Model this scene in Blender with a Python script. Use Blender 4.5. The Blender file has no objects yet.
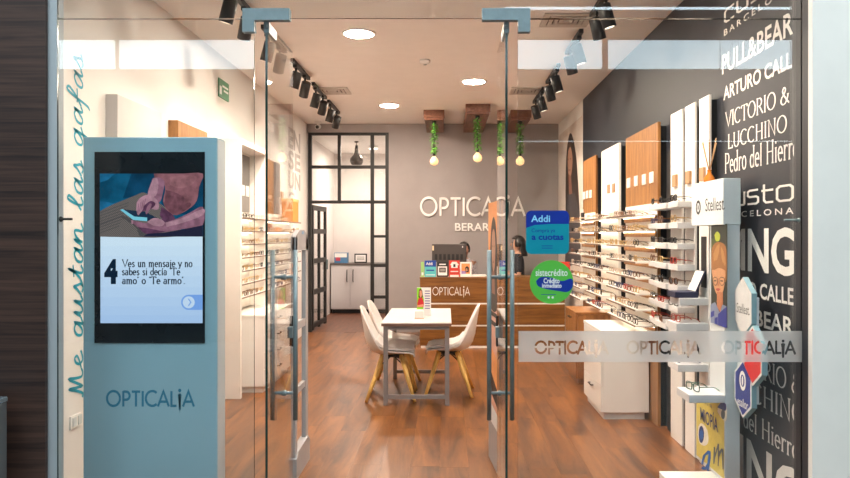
import bpy, bmesh, math, random
from mathutils import Vector, Matrix
random.seed(7)
SC = bpy.context.scene
COL = SC.collection
PI = math.pi

# ------------------------------------------------------------------ camera
F, VX, VY, CH = 700.0, 446.0, 235.0, 1.54      # focal length in px, vanishing point, eye height
cam_d = bpy.data.cameras.new('camera')
cam_d.sensor_width = 36.0
cam_d.lens = 36.0 * F / 850.0
cam_d.shift_x = -(VX - 425.0) / 850.0
cam_d.shift_y = -(239.0 - VY) / 850.0
cam_d.clip_start = 0.05
cam = bpy.data.objects.new('camera', cam_d)
COL.objects.link(cam)
cam.location = (0, 0, CH)
cam.rotation_euler = (PI / 2, 0, 0)
SC.camera = cam

# ------------------------------------------------------------------ world, exposure
w = bpy.data.worlds.new('mall_ambient')
SC.world = w
w.use_nodes = True
w.node_tree.nodes['Background'].inputs[0].default_value = (0.55, 0.72, 0.85, 1)
w.node_tree.nodes['Background'].inputs[1].default_value = 0.22
SC.view_settings.view_transform = 'Standard'
SC.view_settings.look = 'None'
SC.view_settings.exposure = 0.22
SC.view_settings.gamma = 1.0
SC.view_settings.use_curve_mapping = False
try:
    SC.cycles.use_denoising = True
    SC.cycles.denoiser = 'OPENIMAGEDENOISE'
    SC.cycles.sample_clamp_indirect = 6.0
    SC.cycles.max_bounces = 9
    SC.cycles.diffuse_bounces = 5
    SC.cycles.glossy_bounces = 4
    SC.cycles.transparent_max_bounces = 24
    SC.cycles.caustics_reflective = False
    SC.cycles.caustics_refractive = False
except Exception as e:
    print(e)

WARM = (1.0, 0.82, 0.65)
DOWN_E = 520.0       # radiance of the recessed downlights
SPOT_W = 62.0       # watts of each track spot
MALL_E = 6.2        # radiance of the lit fascia on the other side of the mall
MALL_L = 14.5        # radiance of the unseen fill panels added over the mall
BACK_W = 60.0       # back room lamp

# ------------------------------------------------------------------ materials
MATS = {}
def mat(name, col, rough=0.5, metal=0.0, var=0.05, scale=6.0, bump=0.0, spec=0.5, emit=None, es=1.0, coat=0.0):
    if name in MATS: return MATS[name]
    m = bpy.data.materials.new(name); m.use_nodes = True
    nt = m.node_tree; n = nt.nodes; b = n['Principled BSDF']
    tc = n.new('ShaderNodeTexCoord')
    nz = n.new('ShaderNodeTexNoise'); nz.inputs['Scale'].default_value = scale; nz.inputs['Detail'].default_value = 4
    nt.links.new(tc.outputs['Object'], nz.inputs['Vector'])
    rp = n.new('ShaderNodeValToRGB')
    lo = [max(0, c * (1 - var)) for c in col]; hi = [min(1, c * (1 + var)) for c in col]
    rp.color_ramp.elements[0].color = (*lo, 1); rp.color_ramp.elements[1].color = (*hi, 1)
    rp.color_ramp.elements[0].position = 0.3; rp.color_ramp.elements[1].position = 0.7
    nt.links.new(nz.outputs['Fac'], rp.inputs['Fac'])
    nt.links.new(rp.outputs['Color'], b.inputs['Base Color'])
    b.inputs['Roughness'].default_value = rough
    b.inputs['Metallic'].default_value = metal
    b.inputs['Specular IOR Level'].default_value = spec
    b.inputs['Coat Weight'].default_value = coat
    if emit:
        b.inputs['Emission Color'].default_value = (*emit, 1); b.inputs['Emission Strength'].default_value = es
    if bump:
        bp = n.new('ShaderNodeBump'); bp.inputs['Strength'].default_value = bump; bp.inputs['Distance'].default_value = 0.005
        nt.links.new(nz.outputs['Fac'], bp.inputs['Height']); nt.links.new(bp.outputs['Normal'], b.inputs['Normal'])
    MATS[name] = m
    return m

def wood(name, c1, c2, rough=0.4, sc=(1, 1, 14), rnd=0.0, coarse=3.0, coat=0.0):
    """grain runs along the axis with the smallest scale"""
    if name in MATS: return MATS[name]
    m = bpy.data.materials.new(name); m.use_nodes = True
    nt = m.node_tree; n = nt.nodes; b = n['Principled BSDF']
    tc = n.new('ShaderNodeTexCoord'); mp = n.new('ShaderNodeMapping'); mp.inputs['Scale'].default_value = sc
    oi = n.new('ShaderNodeObjectInfo')
    cm = n.new('ShaderNodeVectorMath'); cm.operation = 'MULTIPLY_ADD'
    cb = n.new('ShaderNodeCombineXYZ')
    nt.links.new(oi.outputs['Random'], cb.inputs[0]); nt.links.new(oi.outputs['Random'], cb.inputs[1])
    cm.inputs[1].default_value = (37, 91, 53)
    nt.links.new(cb.outputs[0], cm.inputs[0]); nt.links.new(tc.outputs['Object'], mp.inputs['Vector'])
    nt.links.new(mp.outputs[0], cm.inputs[2])
    n1 = n.new('ShaderNodeTexNoise'); n1.inputs['Scale'].default_value = coarse; n1.inputs['Detail'].default_value = 8
    n1.inputs['Roughness'].default_value = 0.65; n1.inputs['Distortion'].default_value = 0.6
    nt.links.new(cm.outputs[0], n1.inputs['Vector'])
    rp = n.new('ShaderNodeValToRGB')
    rp.color_ramp.elements[0].color = (*c1, 1); rp.color_ramp.elements[1].color = (*c2, 1)
    rp.color_ramp.elements[0].position = 0.34; rp.color_ramp.elements[1].position = 0.66
    nt.links.new(n1.outputs['Fac'], rp.inputs['Fac'])
    out = rp.outputs['Color']
    if rnd:
        hs = n.new('ShaderNodeHueSaturation')
        mr = n.new('ShaderNodeMapRange'); mr.inputs['To Min'].default_value = 1 - rnd; mr.inputs['To Max'].default_value = 1 + rnd
        nt.links.new(oi.outputs['Random'], mr.inputs['Value']); nt.links.new(mr.outputs[0], hs.inputs['Value'])
        nt.links.new(out, hs.inputs['Color']); out = hs.outputs['Color']
    nt.links.new(out, b.inputs['Base Color'])
    b.inputs['Roughness'].default_value = rough
    b.inputs['Coat Weight'].default_value = coat; b.inputs['Coat Roughness'].default_value = 0.25
    bp = n.new('ShaderNodeBump'); bp.inputs['Strength'].default_value = 0.12; bp.inputs['Distance'].default_value = 0.003
    nt.links.new(n1.outputs['Fac'], bp.inputs['Height']); nt.links.new(bp.outputs['Normal'], b.inputs['Normal'])
    MATS[name] = m
    return m

def emis(name, col, s=1.0):
    if name in MATS: return MATS[name]
    m = bpy.data.materials.new(name); m.use_nodes = True
    n = m.node_tree.nodes; n.clear()
    e = n.new('ShaderNodeEmission'); o = n.new('ShaderNodeOutputMaterial')
    e.inputs[0].default_value = (*col, 1); e.inputs[1].default_value = s
    m.node_tree.links.new(e.outputs[0], o.inputs[0])
    MATS[name] = m
    return m

def emis_var(name, col, var=.25, scale=60.0, stripes=False):
    """printed or displayed colour with photographic unevenness"""
    if name in MATS: return MATS[name]
    m = emis(name, col, 1.0); nt = m.node_tree; n = nt.nodes
    e = [q for q in n if q.type == 'EMISSION'][0]
    tc = n.new('ShaderNodeTexCoord')
    if stripes:
        nz = n.new('ShaderNodeTexWave'); nz.inputs['Scale'].default_value = scale; nz.inputs['Distortion'].default_value = 2.0; nz.bands_direction = 'DIAGONAL'
    else:
        nz = n.new('ShaderNodeTexNoise'); nz.inputs['Scale'].default_value = scale; nz.inputs['Detail'].default_value = 5
    rp = n.new('ShaderNodeValToRGB')
    rp.color_ramp.elements[0].color = (*[c * (1 - var) for c in col], 1); rp.color_ramp.elements[1].color = (*[c * (1 + var) for c in col], 1)
    if not stripes: rp.color_ramp.elements[0].position = .35; rp.color_ramp.elements[1].position = .65
    nt.links.new(tc.outputs['Object'], nz.inputs['Vector']); nt.links.new(nz.outputs['Fac'], rp.inputs['Fac']); nt.links.new(rp.outputs['Color'], e.inputs[0])
    return m

def glass(name, tint=(0.97, 0.985, 0.98), f0=0.04):
    if name in MATS: return MATS[name]
    m = bpy.data.materials.new(name); m.use_nodes = True
    nt = m.node_tree; n = nt.nodes; n.clear(); L = nt.links.new
    g = n.new('ShaderNodeNewGeometry'); d = n.new('ShaderNodeVectorMath'); d.operation = 'DOT_PRODUCT'
    L(g.outputs['Incoming'], d.inputs[0]); L(g.outputs['Normal'], d.inputs[1])
    ab = n.new('ShaderNodeMath'); ab.operation = 'ABSOLUTE'; L(d.outputs['Value'], ab.inputs[0])
    su = n.new('ShaderNodeMath'); su.operation = 'SUBTRACT'; su.inputs[0].default_value = 1.0; L(ab.outputs[0], su.inputs[1])
    pw = n.new('ShaderNodeMath'); pw.operation = 'POWER'; pw.inputs[1].default_value = 5; L(su.outputs[0], pw.inputs[0])
    ma = n.new('ShaderNodeMath'); ma.operation = 'MULTIPLY_ADD'; ma.inputs[1].default_value = 1 - f0; ma.inputs[2].default_value = f0
    L(pw.outputs[0], ma.inputs[0])
    t = n.new('ShaderNodeBsdfTransparent'); t.inputs[0].default_value = (*tint, 1)
    gl = n.new('ShaderNodeBsdfGlossy'); gl.inputs['Roughness'].default_value = 0.0; gl.inputs[0].default_value = (1, 1, 1, 1)
    mx = n.new('ShaderNodeMixShader'); o = n.new('ShaderNodeOutputMaterial')
    L(ma.outputs[0], mx.inputs[0]); L(t.outputs[0], mx.inputs[1]); L(gl.outputs[0], mx.inputs[2]); L(mx.outputs[0], o.inputs[0])
    MATS[name] = m
    return m

def frost(name):
    m = bpy.data.materials.new(name); m.use_nodes = True
    nt = m.node_tree; n = nt.nodes; n.clear(); L = nt.links.new
    r = n.new('ShaderNodeBsdfRefraction'); r.inputs['Roughness'].default_value = 0.35; r.inputs['IOR'].default_value = 1.04
    r.inputs[0].default_value = (0.9, 0.9, 0.9, 1)
    d = n.new('ShaderNodeBsdfDiffuse'); d.inputs[0].default_value = (0.75, 0.78, 0.78, 1)
    tr = n.new('ShaderNodeBsdfTranslucent'); tr.inputs[0].default_value = (0.75, 0.75, 0.75, 1)
    a = n.new('ShaderNodeMixShader'); a.inputs[0].default_value = 0.5; L(d.outputs[0], a.inputs[1]); L(tr.outputs[0], a.inputs[2])
    b = n.new('ShaderNodeMixShader'); b.inputs[0].default_value = 0.58; L(r.outputs[0], b.inputs[1]); L(a.outputs[0], b.inputs[2])
    o = n.new('ShaderNodeOutputMaterial'); L(b.outputs[0], o.inputs[0])
    MATS[name] = m
    return m

# ------------------------------------------------------------------ mesh builder (world coordinates)
class B:
    def __init__(s): s.v = []; s.f = []; s.m = []; s.sm = []
    def add(s, vs, fs, mi=0, smooth=False):
        o = len(s.v); s.v += [tuple(v) for v in vs]
        for f in fs: s.f.append(tuple(i + o for i in f)); s.m.append(mi); s.sm.append(smooth)
        return s
    def box(s, x0, x1, y0, y1, z0, z1, mi=0, bev=0.0):
        if bev > 0:
            bm = bmesh.new(); bmesh.ops.create_cube(bm, size=1)
            for v in bm.verts:
                v.co = Vector(((x0 + x1) / 2 + v.co.x * (x1 - x0), (y0 + y1) / 2 + v.co.y * (y1 - y0), (z0 + z1) / 2 + v.co.z * (z1 - z0)))
            bmesh.ops.bevel(bm, geom=list(bm.edges), offset=bev, segments=2, affect='EDGES', profile=0.5)
            bm.verts.index_update()
            s.add([v.co.copy() for v in bm.verts], [[v.index for v in f.verts] for f in bm.faces], mi)
            bm.free(); return s
        vs = [(x, y, z) for z in (z0, z1) for y in (y0, y1) for x in (x0, x1)]
        s.add(vs, [(0, 2, 3, 1), (4, 5, 7, 6), (0, 1, 5, 4), (2, 6, 7, 3), (0, 4, 6, 2), (1, 3, 7, 5)], mi); return s
    def tube(s, pts, r, n=8, mi=0, cap=True, smooth=True, closed=False):
        pts = [Vector(p) for p in pts]; N = len(pts)
        rs = r if isinstance(r, (list, tuple)) else [r] * N
        vs = []; up = Vector((0, 0, 1)); prev = None
        for i, p in enumerate(pts):
            if closed: t = (pts[(i + 1) % N] - pts[i - 1])
            else: t = (pts[min(i + 1, N - 1)] - pts[max(i - 1, 0)])
            t.normalize()
            if prev is None:
                a = up if abs(t.z) < 0.9 else Vector((1, 0, 0))
                u = t.cross(a).normalized()
            else:
                u = (prev - t * prev.dot(t)).normalized()
            prev = u; w_ = t.cross(u)
            for k in range(n):
                an = 2 * PI * (k + 0.5) / n
                vs.append(p + (u * math.cos(an) + w_ * math.sin(an)) * rs[i])
        fs = []
        for i in range(N if closed else N - 1):
            j = (i + 1) % N
            for k in range(n):
                fs.append((i * n + k, i * n + (k + 1) % n, j * n + (k + 1) % n, j * n + k))
        s.add(vs, fs, mi, smooth)
        if cap and not closed:
            o = len(s.v) - len(vs)
            s.f.append(tuple(o + k for k in range(n - 1, -1, -1))); s.m.append(mi); s.sm.append(False)
            s.f.append(tuple(o + (N - 1) * n + k for k in range(n))); s.m.append(mi); s.sm.append(False)
        return s
    def lathe(s, prof, c=(0, 0, 0), n=20, mi=0, smooth=True, sx=1, sy=1):
        vs = []; fs = []
        for r, z in prof:
            for k in range(n):
                a = 2 * PI * k / n; vs.append((c[0] + sx * r * math.cos(a), c[1] + sy * r * math.sin(a), c[2] + z))
        for i in range(len(prof) - 1):
            for k in range(n):
                fs.append((i * n + k, i * n + (k + 1) % n, (i + 1) * n + (k + 1) % n, (i + 1) * n + k))
        fs.append(tuple(range(n - 1, -1, -1))); fs.append(tuple((len(prof) - 1) * n + k for k in range(n)))
        s.add(vs, fs, mi, smooth); return s
    def grid(s, rows, mi=0, smooth=True):
        n = len(rows[0]); vs = [p for r in rows for p in r]
        fs = [(i * n + k, i * n + k + 1, (i + 1) * n + k + 1, (i + 1) * n + k) for i in range(len(rows) - 1) for k in range(n - 1)]
        s.add(vs, fs, mi, smooth); return s
    def prism(s, pts, d, mi=0):
        """polygon extruded by vector d"""
        d = Vector(d); P = [Vector(p) for p in pts]; n = len(P)
        s.add(P + [p + d for p in P], [tuple(range(n - 1, -1, -1)), tuple(range(n, 2 * n))] + [(i, (i + 1) % n, n + (i + 1) % n, n + i) for i in range(n)], mi); return s
    def build(s, name, mats, parent=None, origin=None):
        me = bpy.data.meshes.new(name)
        off = Vector((0, 0, 0))
        if parent is not None:
            q = parent
            while q is not None: off += Vector(q.location); q = q.parent
        elif origin is not None: off = Vector(origin)
        me.from_pydata([tuple(Vector(v) - off) for v in s.v], [], s.f)
        if not isinstance(mats, (list, tuple)): mats = [mats]
        for m in mats: me.materials.append(m)
        me.polygons.foreach_set('material_index', s.m)
        me.polygons.foreach_set('use_smooth', s.sm)
        bm = bmesh.new(); bm.from_mesh(me); bmesh.ops.recalc_face_normals(bm, faces=bm.faces); bm.to_mesh(me); bm.free()
        me.update()
        o = bpy.data.objects.new(name, me); COL.objects.link(o)
        if parent is not None: o.parent = parent
        elif origin is not None: o.location = off
        return o

def tag(o, label=None, cat=None, group=None, kind=None):
    if label: o['label'] = label
    if cat: o['category'] = cat
    if group: o['group'] = group
    if kind: o['kind'] = kind
    return o
def thing(name, loc, label, cat, group=None, rz=0):
    o = bpy.data.objects.new(name, None); o.empty_display_size = 0.1
    COL.objects.link(o); o.location = loc; o.rotation_euler = (0, 0, rz)
    return tag(o, label, cat, group)
def struct(name, b, m, parent=None):
    o = b.build(name, m, parent)
    if parent is None: o['kind'] = 'structure'
    return o
def copy_tree(o, parent=None):
    c = o.copy(); COL.objects.link(c); c.parent = parent
    for ch in o.children: copy_tree(ch, c)
    return c
def bx(name, m, parent, x0, x1, y0, y1, z0, z1, bev=0.0, origin=None):
    return B().box(x0, x1, y0, y1, z0, z1, 0, bev).build(name, m, parent, origin)

# photo measure helpers: a pixel at a known depth (front-facing planes) or on a known side plane
def sX(px, Y): return (px - VX) * Y / F
def sZ(py, Y): return CH - (py - VY) * Y / F
def sideY(px, X): return X * F / (px - VX)

# ------------------------------------------------------------------ 2-D shapes and lettering
def frame_front(Y, eps=0.0): return lambda u, v, w=0: Vector((u, Y - eps - w, v))            # faces -Y; u = X, v = Z
def frame_right(X, eps=0.0): return lambda u, v, w=0: Vector((X - eps - w, -u, v))           # faces -X; u = -Y
def frame_leftup(X): return lambda u, v, w=0: Vector((X + w, -v, u))                          # on the left wall, reads upwards
def frame_left(X): return lambda u, v, w=0: Vector((X + w, u, v))                             # faces +X; u = +Y

def ribbon(pts, wmin, wmax, closed=False):
    """flat stroke with pen contrast: verticals wmax, horizontals wmin"""
    P = [Vector((p[0], p[1])) for p in pts]; N = len(P); L = []; R = []
    for i in range(N):
        a = P[i - 1] if (i > 0 or closed) else None
        c = P[(i + 1) % N] if (i < N - 1 or closed) else None
        d1 = (P[i] - a).normalized() if a is not None and (P[i] - a).length > 1e-9 else None
        d2 = (c - P[i]).normalized() if c is not None and (c - P[i]).length > 1e-9 else None
        if d1 is None: d1 = d2
        if d2 is None: d2 = d1
        t = d1 + d2
        t = t.normalized() if t.length > 1e-3 else d1
        nrm = Vector((-t.y, t.x)); k = 1.0 / max(0.45, abs(t.dot(d1)))
        wv = wmin + (wmax - wmin) * abs(t.y)
        L.append(P[i] + nrm * wv * 0.5 * k); R.append(P[i] - nrm * wv * 0.5 * k)
    vs = L + R
    fs = [(i, (i + 1) % N, N + (i + 1) % N, N + i) for i in range(N if closed else N - 1)]
    return vs, fs
def arc(cx, cy, rx, ry, a0, a1, n=14):
    return [(cx + rx * math.cos(math.radians(a0 + (a1 - a0) * i / n)), cy + ry * math.sin(math.radians(a0 + (a1 - a0) * i / n))) for i in range(n + 1)]
def cr(pts, n=6):
    """Catmull-Rom through points"""
    P = [pts[0]] + list(pts) + [pts[-1]]; out = []
    for i in range(1, len(P) - 2):
        p0, p1, p2, p3 = P[i - 1:i + 3]
        for k in range(n):
            t = k / n
            out.append(tuple(0.5 * (2 * p1[j] + (p2[j] - p0[j]) * t + (2 * p0[j] - 5 * p1[j] + 4 * p2[j] - p3[j]) * t * t + (3 * p1[j] - p0[j] - 3 * p2[j] + p3[j]) * t ** 3) for j in (0, 1)))
    out.append(tuple(pts[-1])); return out
def disc(cx, cy, r, n=12): return [(cx + r * math.cos(2 * PI * i / n), cy + r * math.sin(2 * PI * i / n)) for i in range(n)]

# logo letters: strokes of even width, 'dot' = filled disc
LOGO = {
 'O': (1.06, [arc(.5, .5, .46, .46, 0, 360, 28)]),
 'P': (.66, [[(.1, 0), (.1, .96)], [(.1, .92), (.3, .92)] + arc(.3, .67, .25, .25, 90, -90, 12) + [(.1, .42)]]),
 'T': (.62, [[(.0, .92), (.6, .92)], [(.3, 0), (.3, .92)]]),
 'I': (.26, [[(.12, 0), (.12, .96)]]),
 'C': (.84, [arc(.5, .5, .46, .46, 48, 312, 22)]),
 'A': (.84, [[(.02, 0), (.41, .94), (.8, 0)], [(.16, .3), (.66, .3)]]),
 'L': (.5, [[(.1, .96), (.1, .04), (.46, .04)]]),
 'j': (.32, [[(.09, .74), (.15, -.26), (.21, .74)], [(.15, .74), (.15, -.2)], [(.06, .72), (.24, .72)]]),
}
def logo_strokes(text='OPTICALjA'):
    x = 0; out = []; dots = []
    for ch in text:
        w_, st = LOGO[ch]
        for s_ in st: out.append([(x + p[0], p[1]) for p in s_])
        if ch == 'j': dots.append((x + .15, 1.0, .11))
        x += w_ + .04
    return out, dots, x - .06
def logo_mesh(wd=0.085):
    st, dots, W_ = logo_strokes(); vs = []; fs = []
    for s_ in st:
        a, b = ribbon(s_, wd, wd); o = len(vs); vs += a; fs += [tuple(i + o for i in f) for f in b]
    for cx, cy, r in dots:
        o = len(vs); vs += [Vector(p) for p in disc(cx, cy, r, 16)]; fs.append(tuple(range(o, o + 16)))
    return vs, fs

X_ = .62
SERIF = {
 'V': (.82, [[(.04, 1), (.42, 0), (.8, 1)]], [(.04, 1), (.8, 1)]),
 'I': (.32, [[(.15, 0), (.15, 1)]], [(.15, 0), (.15, 1)]),
 'C': (.8, [arc(.43, .5, .4, .5, 48, 312)], []),
 'T': (.76, [[(.03, .98), (.73, .98)], [(.38, 0), (.38, 1)], [(.03, .98), (.03, .82)], [(.73, .98), (.73, .82)]], [(.38, 0)]),
 'O': (.92, [arc(.45, .5, .41, .5, 0, 360, 22)], []),
 'R': (.76, [[(.14, 0), (.14, 1)], [(.14, .98), (.36, .98)] + arc(.36, .74, .24, .24, 90, -90, 10) + [(.14, .5)], [(.36, .5), (.74, 0)]], [(.14, 0), (.14, 1)]),
 'L': (.64, [[(.14, 1), (.14, 0)], [(.14, .02), (.6, .02), (.6, .2)]], [(.14, 0), (.14, 1)]),
 'U': (.84, [[(.14, 1), (.14, .34)] + arc(.41, .34, .27, .34, 180, 360, 12) + [(.68, 1)]], [(.14, 1), (.68, 1)]),
 'H': (.86, [[(.14, 0), (.14, 1)], [(.7, 0), (.7, 1)], [(.14, .52), (.7, .52)]], [(.14, 0), (.14, 1), (.7, 0), (.7, 1)]),
 'N': (.86, [[(.13, 0), (.13, 1), (.7, 0), (.7, 1)]], [(.13, 0), (.7, 1), (.08, 1)]),
 'P': (.68, [[(.14, 0), (.14, 1)], [(.14, .98), (.36, .98)] + arc(.36, .73, .25, .25, 90, -90, 10) + [(.14, .48)]], [(.14, 0), (.14, 1)]),
 '&': (.9, [cr([(.85, .02), (.6, .25), (.3, .62), (.24, .8), (.36, .97), (.5, .85), (.42, .66), (.15, .42), (.08, .2), (.25, .02), (.5, .08), (.68, .32), (.74, .52)])], [(.74, .54)]),
 'e': (.52, [[(.06, .34), (.46, .34)] + arc(.26, .31, .2, .31, 6, 315)], []),
 'd': (.56, [arc(.25, .3, .2, .3, 0, 360, 16), [(.46, 0), (.46, 1)]], [(.46, 1)]),
 'b': (.56, [arc(.31, .3, .2, .3, 0, 360, 16), [(.1, 0), (.1, 1)]], [(.1, 1)]),
 'r': (.42, [[(.12, 0), (.12, .62)], cr([(.12, .42), (.2, .58), (.32, .62), (.4, .55)])], [(.12, 0), (.12, .62)]),
 'o': (.56, [arc(.27, .31, .22, .31, 0, 360, 18)], []),
 'l': (.28, [[(.13, 0), (.13, 1)]], [(.13, 0), (.13, 1)]),
 'i': (.28, [[(.13, 0), (.13, .62)], [(.13, .8), (.13, .9)]], [(.13, 0), (.13, .62)]),
 'í': (.28, [[(.13, 0), (.13, .62)], [(.1, .76), (.22, .94)]], [(.13, 0), (.13, .62)]),
 'a': (.52, [cr([(.08, .5), (.2, .62), (.36, .58), (.4, .42), (.4, .08), (.48, .02)]), arc(.22, .18, .17, .18, 70, 400, 14)], []),
 'c': (.48, [arc(.27, .31, .22, .31, 50, 312)], []),
 'j': (.28, [cr([(.15, .62), (.15, .1), (.13, -.16), (0, -.24)]), [(.15, .8), (.15, .9)]], [(.15, .62)]),
 'm': (.88, [[(.12, 0), (.12, .62)], cr([(.12, .45), (.24, .6), (.36, .6), (.42, .45), (.42, 0)]), cr([(.42, .45), (.54, .6), (.66, .6), (.72, .45), (.72, 0)])], [(.12, 0), (.12, .62), (.42, 0), (.72, 0)]),
 'n': (.58, [[(.12, 0), (.12, .62)], cr([(.12, .45), (.24, .6), (.36, .6), (.44, .45), (.44, 0)])], [(.12, 0), (.12, .62), (.44, 0)]),
 's': (.46, [cr([(.38, .52), (.24, .62), (.1, .5), (.2, .35), (.34, .25), (.38, .12), (.22, .0), (.06, .1)])], []),
 'u': (.58, [cr([(.12, .62), (.12, .2), (.2, .02), (.34, .02), (.44, .2)]), [(.44, 0), (.44, .62)]], [(.12, .62), (.44, .62), (.44, 0)]),
 'y': (.54, [[(.05, .62), (.27, .02)], [(.5, .62), (.2, -.2), (.06, -.22)]], [(.05, .62), (.5, .62)]),
 '.': (.24, [[(.1, 0), (.1, .1)]], []), "'": (.2, [[(.1, .8), (.1, 1)]], []), ' ': (.34, [], []),
}
def serif_mesh(text, wmin=.05, wmax=.13, sl=.1):
    x = 0; vs = []; fs = []
    def put(a, b):
        o = len(vs); vs.extend(a); fs.extend([tuple(i + o for i in f) for f in b])
    for ch in text:
        w_, st, se = SERIF[ch]
        for s_ in st: put(*ribbon([(x + p[0], p[1]) for p in s_], wmin, wmax))
        for px, py in se: put(*ribbon([(x + px - sl, py), (x + px + sl, py)], wmin, wmin))
        x += w_ + .05
    return vs, fs

def script_mesh():
    G = {
     'M': (1.0, [cr([(-.05, .05), (.08, .0), (.2, .4), (.3, .95), (.32, .5), (.36, .05), (.5, .5), (.66, .98), (.66, .5), (.7, .1), (.86, .02), (1.0, .12)])]),
     'e': (.62, [cr([(0, .12), (.2, .22), (.42, .4), (.36, .58), (.2, .5), (.14, .25), (.26, .03), (.46, .05), (.62, .16)])]),
     'g': (.74, [cr([(.5, .5), (.3, .6), (.1, .4), (.1, .1), (.28, .05), (.46, .3), (.54, .58), (.5, .1), (.44, -.35), (.22, -.55), (.08, -.4), (.3, -.15), (.6, .05), (.74, .15)])]),
     'u': (.74, [cr([(0, .15), (.14, .58), (.12, .2), (.22, .02), (.4, .15), (.54, .58), (.52, .2), (.6, .02), (.74, .15)])]),
     's': (.56, [cr([(0, .1), (.2, .4), (.28, .64), (.34, .4), (.4, .15), (.28, -.02), (.1, .08)]), cr([(.3, .0), (.45, .06), (.56, .16)])]),
     't': (.5, [cr([(0, .15), (.2, .55), (.3, .98), (.24, .5), (.22, .1), (.34, .0), (.5, .14)]), cr([(.04, .64), (.25, .66), (.46, .7)])]),
     'a': (.7, [cr([(.5, .48), (.34, .6), (.12, .42), (.1, .1), (.26, .02), (.44, .28), (.54, .58), (.5, .2), (.56, .02), (.7, .15)])]),
     'n': (.76, [cr([(.0, .15), (.12, .58), (.1, .02)]), cr([(.11, .2), (.28, .52), (.44, .58), (.48, .35), (.48, .08), (.6, .0), (.76, .14)])]),
     'l': (.5, [cr([(0, .12), (.26, .5), (.4, .95), (.28, 1.05), (.2, .7), (.18, .2), (.28, .0), (.5, .14)])]),
     'f': (.56, [cr([(0, .12), (.28, .5), (.46, .95), (.34, 1.1), (.24, .7), (.18, .0), (.12, -.4), (.02, -.5)]), cr([(.06, .42), (.3, .4), (.56, .42)])]),
     ' ': (.42, [])}
    x = 0; vs = []; fs = []
    for ch in 'Me gustan las gafas':
        w_, st = G[ch]
        for s_ in st:
            a, b = ribbon([(x + p[0] + .12 * p[1], p[1]) for p in s_], .085, .10)
            o = len(vs); vs += a; fs += [tuple(i + o for i in f) for f in b]
        x += w_ + .02
    return vs, fs

def bfont(text, bold=0.0, spacing=1.0):
    cu = bpy.data.curves.new('lettering', 'FONT'); cu.body = text; cu.size = 1; cu.offset = bold; cu.space_character = spacing
    cu.resolution_u = 3
    ob = bpy.data.objects.new('lettering', cu)
    me = bpy.data.meshes.new_from_object(ob)
    vs = [Vector((v.co.x, v.co.y)) for v in me.vertices]; fs = [tuple(p.vertices) for p in me.polygons]
    bpy.data.meshes.remove(me); bpy.data.objects.remove(ob); bpy.data.curves.remove(cu)
    return vs, fs
def fit(g, u0, u1, v0, v1, vr=None):
    """scale a 2-D glyph mesh into a box; vr = (lo, hi) of the glyph space to map instead of its own bounds"""
    vs, fs = g
    xs = [v[0] for v in vs]; ys = [v[1] for v in vs]
    a, b = min(xs), max(xs); c, d = vr if vr else (min(ys), max(ys))
    return [Vector((u0 + (v[0] - a) / (b - a) * (u1 - u0), v0 + (v[1] - c) / (d - c) * (v1 - v0))) for v in vs], fs
def lay(name, g, fr, m, parent=None, lift=0.0, origin=None, thick=0.0):
    b = B(); vs, fs = g
    if thick:
        n = len(vs)
        top = [fr(v[0], v[1], thick) for v in vs]; bot = [fr(v[0], v[1], lift) for v in vs]
        edges = {}
        for f in fs:
            for i in range(len(f)):
                e = (f[i], f[(i + 1) % len(f)]); k = (min(e), max(e)); edges.setdefault(k, []).append(e)
        side = [(e[0][0], e[0][1], n + e[0][1], n + e[0][0]) for e in edges.values() if len(e) == 1]
        b.add(top + bot, list(fs) + [tuple(n + i for i in reversed(f)) for f in fs] + side)
    else:
        b.add([fr(v[0], v[1], lift) for v in vs], fs)
    return b.build(name, m, parent, origin)
def polys(name, shapes, fr, parent=None, lift0=0.0005, step=0.0003, mats=None, origin=None):
    """flat printed picture: layered polygons, each with its own colour material"""
    b = B(); ms = []
    for i, (m, pts) in enumerate(shapes):
        if m not in ms: ms.append(m)
        b.add([fr(p[0], p[1], lift0 + i * step) for p in pts], [tuple(range(len(pts)))], ms.index(m))
    return b.build(name, ms, parent, origin)
# ------------------------------------------------------------------ room measures (metres)
XL, XR, YF, YB, ZC = -2.20, 1.78, 3.50, 11.08, 3.30
M_white = mat('white_paint', (.80, .77, .74), .6, var=.02)
M_ceil = mat('ceiling_paint', (.90, .88, .86), .8, var=.015)
M_dark = mat('charcoal_wall_paint', (.018, .020, .028), .5, var=.10, scale=3)
M_taupe = mat('taupe_wall_paint', (.315, .285, .28), .7, var=.03)
M_black = mat('black_metal', (.009, .0085, .0085), .5, var=.1)
M_steel = mat('brushed_steel', (.20, .255, .27), .45, metal=.4, var=.08, scale=30)
M_lam = mat('white_laminate', (.82, .79, .76), .35, var=.02)
M_laml = mat('matt_white_board', (.84, .80, .76), .5, var=.02)
M_walnut = wood('walnut_veneer', (.10, .035, .012), (.24, .095, .035), .38, sc=(1.2, 9, 14), coarse=1.6)
M_oak = wood('oak_veneer', (.20, .08, .02), (.38, .175, .05), .45, sc=(14, 14, 1.1), coarse=1.7)
M_oakh = wood('oak_veneer_horizontal', (.25, .095, .025), (.45, .20, .055), .45, sc=(8, 1.2, 14), coarse=1.6)
M_plank = wood('laminate_plank', (.062, .0195, .0042), (.250, .090, .019), .34, sc=(5.5, .7, 1), rnd=.03, coarse=1.3, coat=.12)
M_wenge = wood('wenge_cladding', (.014, .007, .006), (.085, .042, .030), .5, sc=(.35, 1, 13), coarse=2.4)
M_glass = glass('clear_glass')
M_edge = mat('green_glass_edge', (.012, .035, .03), .15, var=.2)
M_grey = mat('pale_grey_paint', (.60, .64, .65), .55, var=.02)
M_tealprint = mat('teal_vinyl_lettering', (.006, .19, .32), .5, var=.03)
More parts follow.
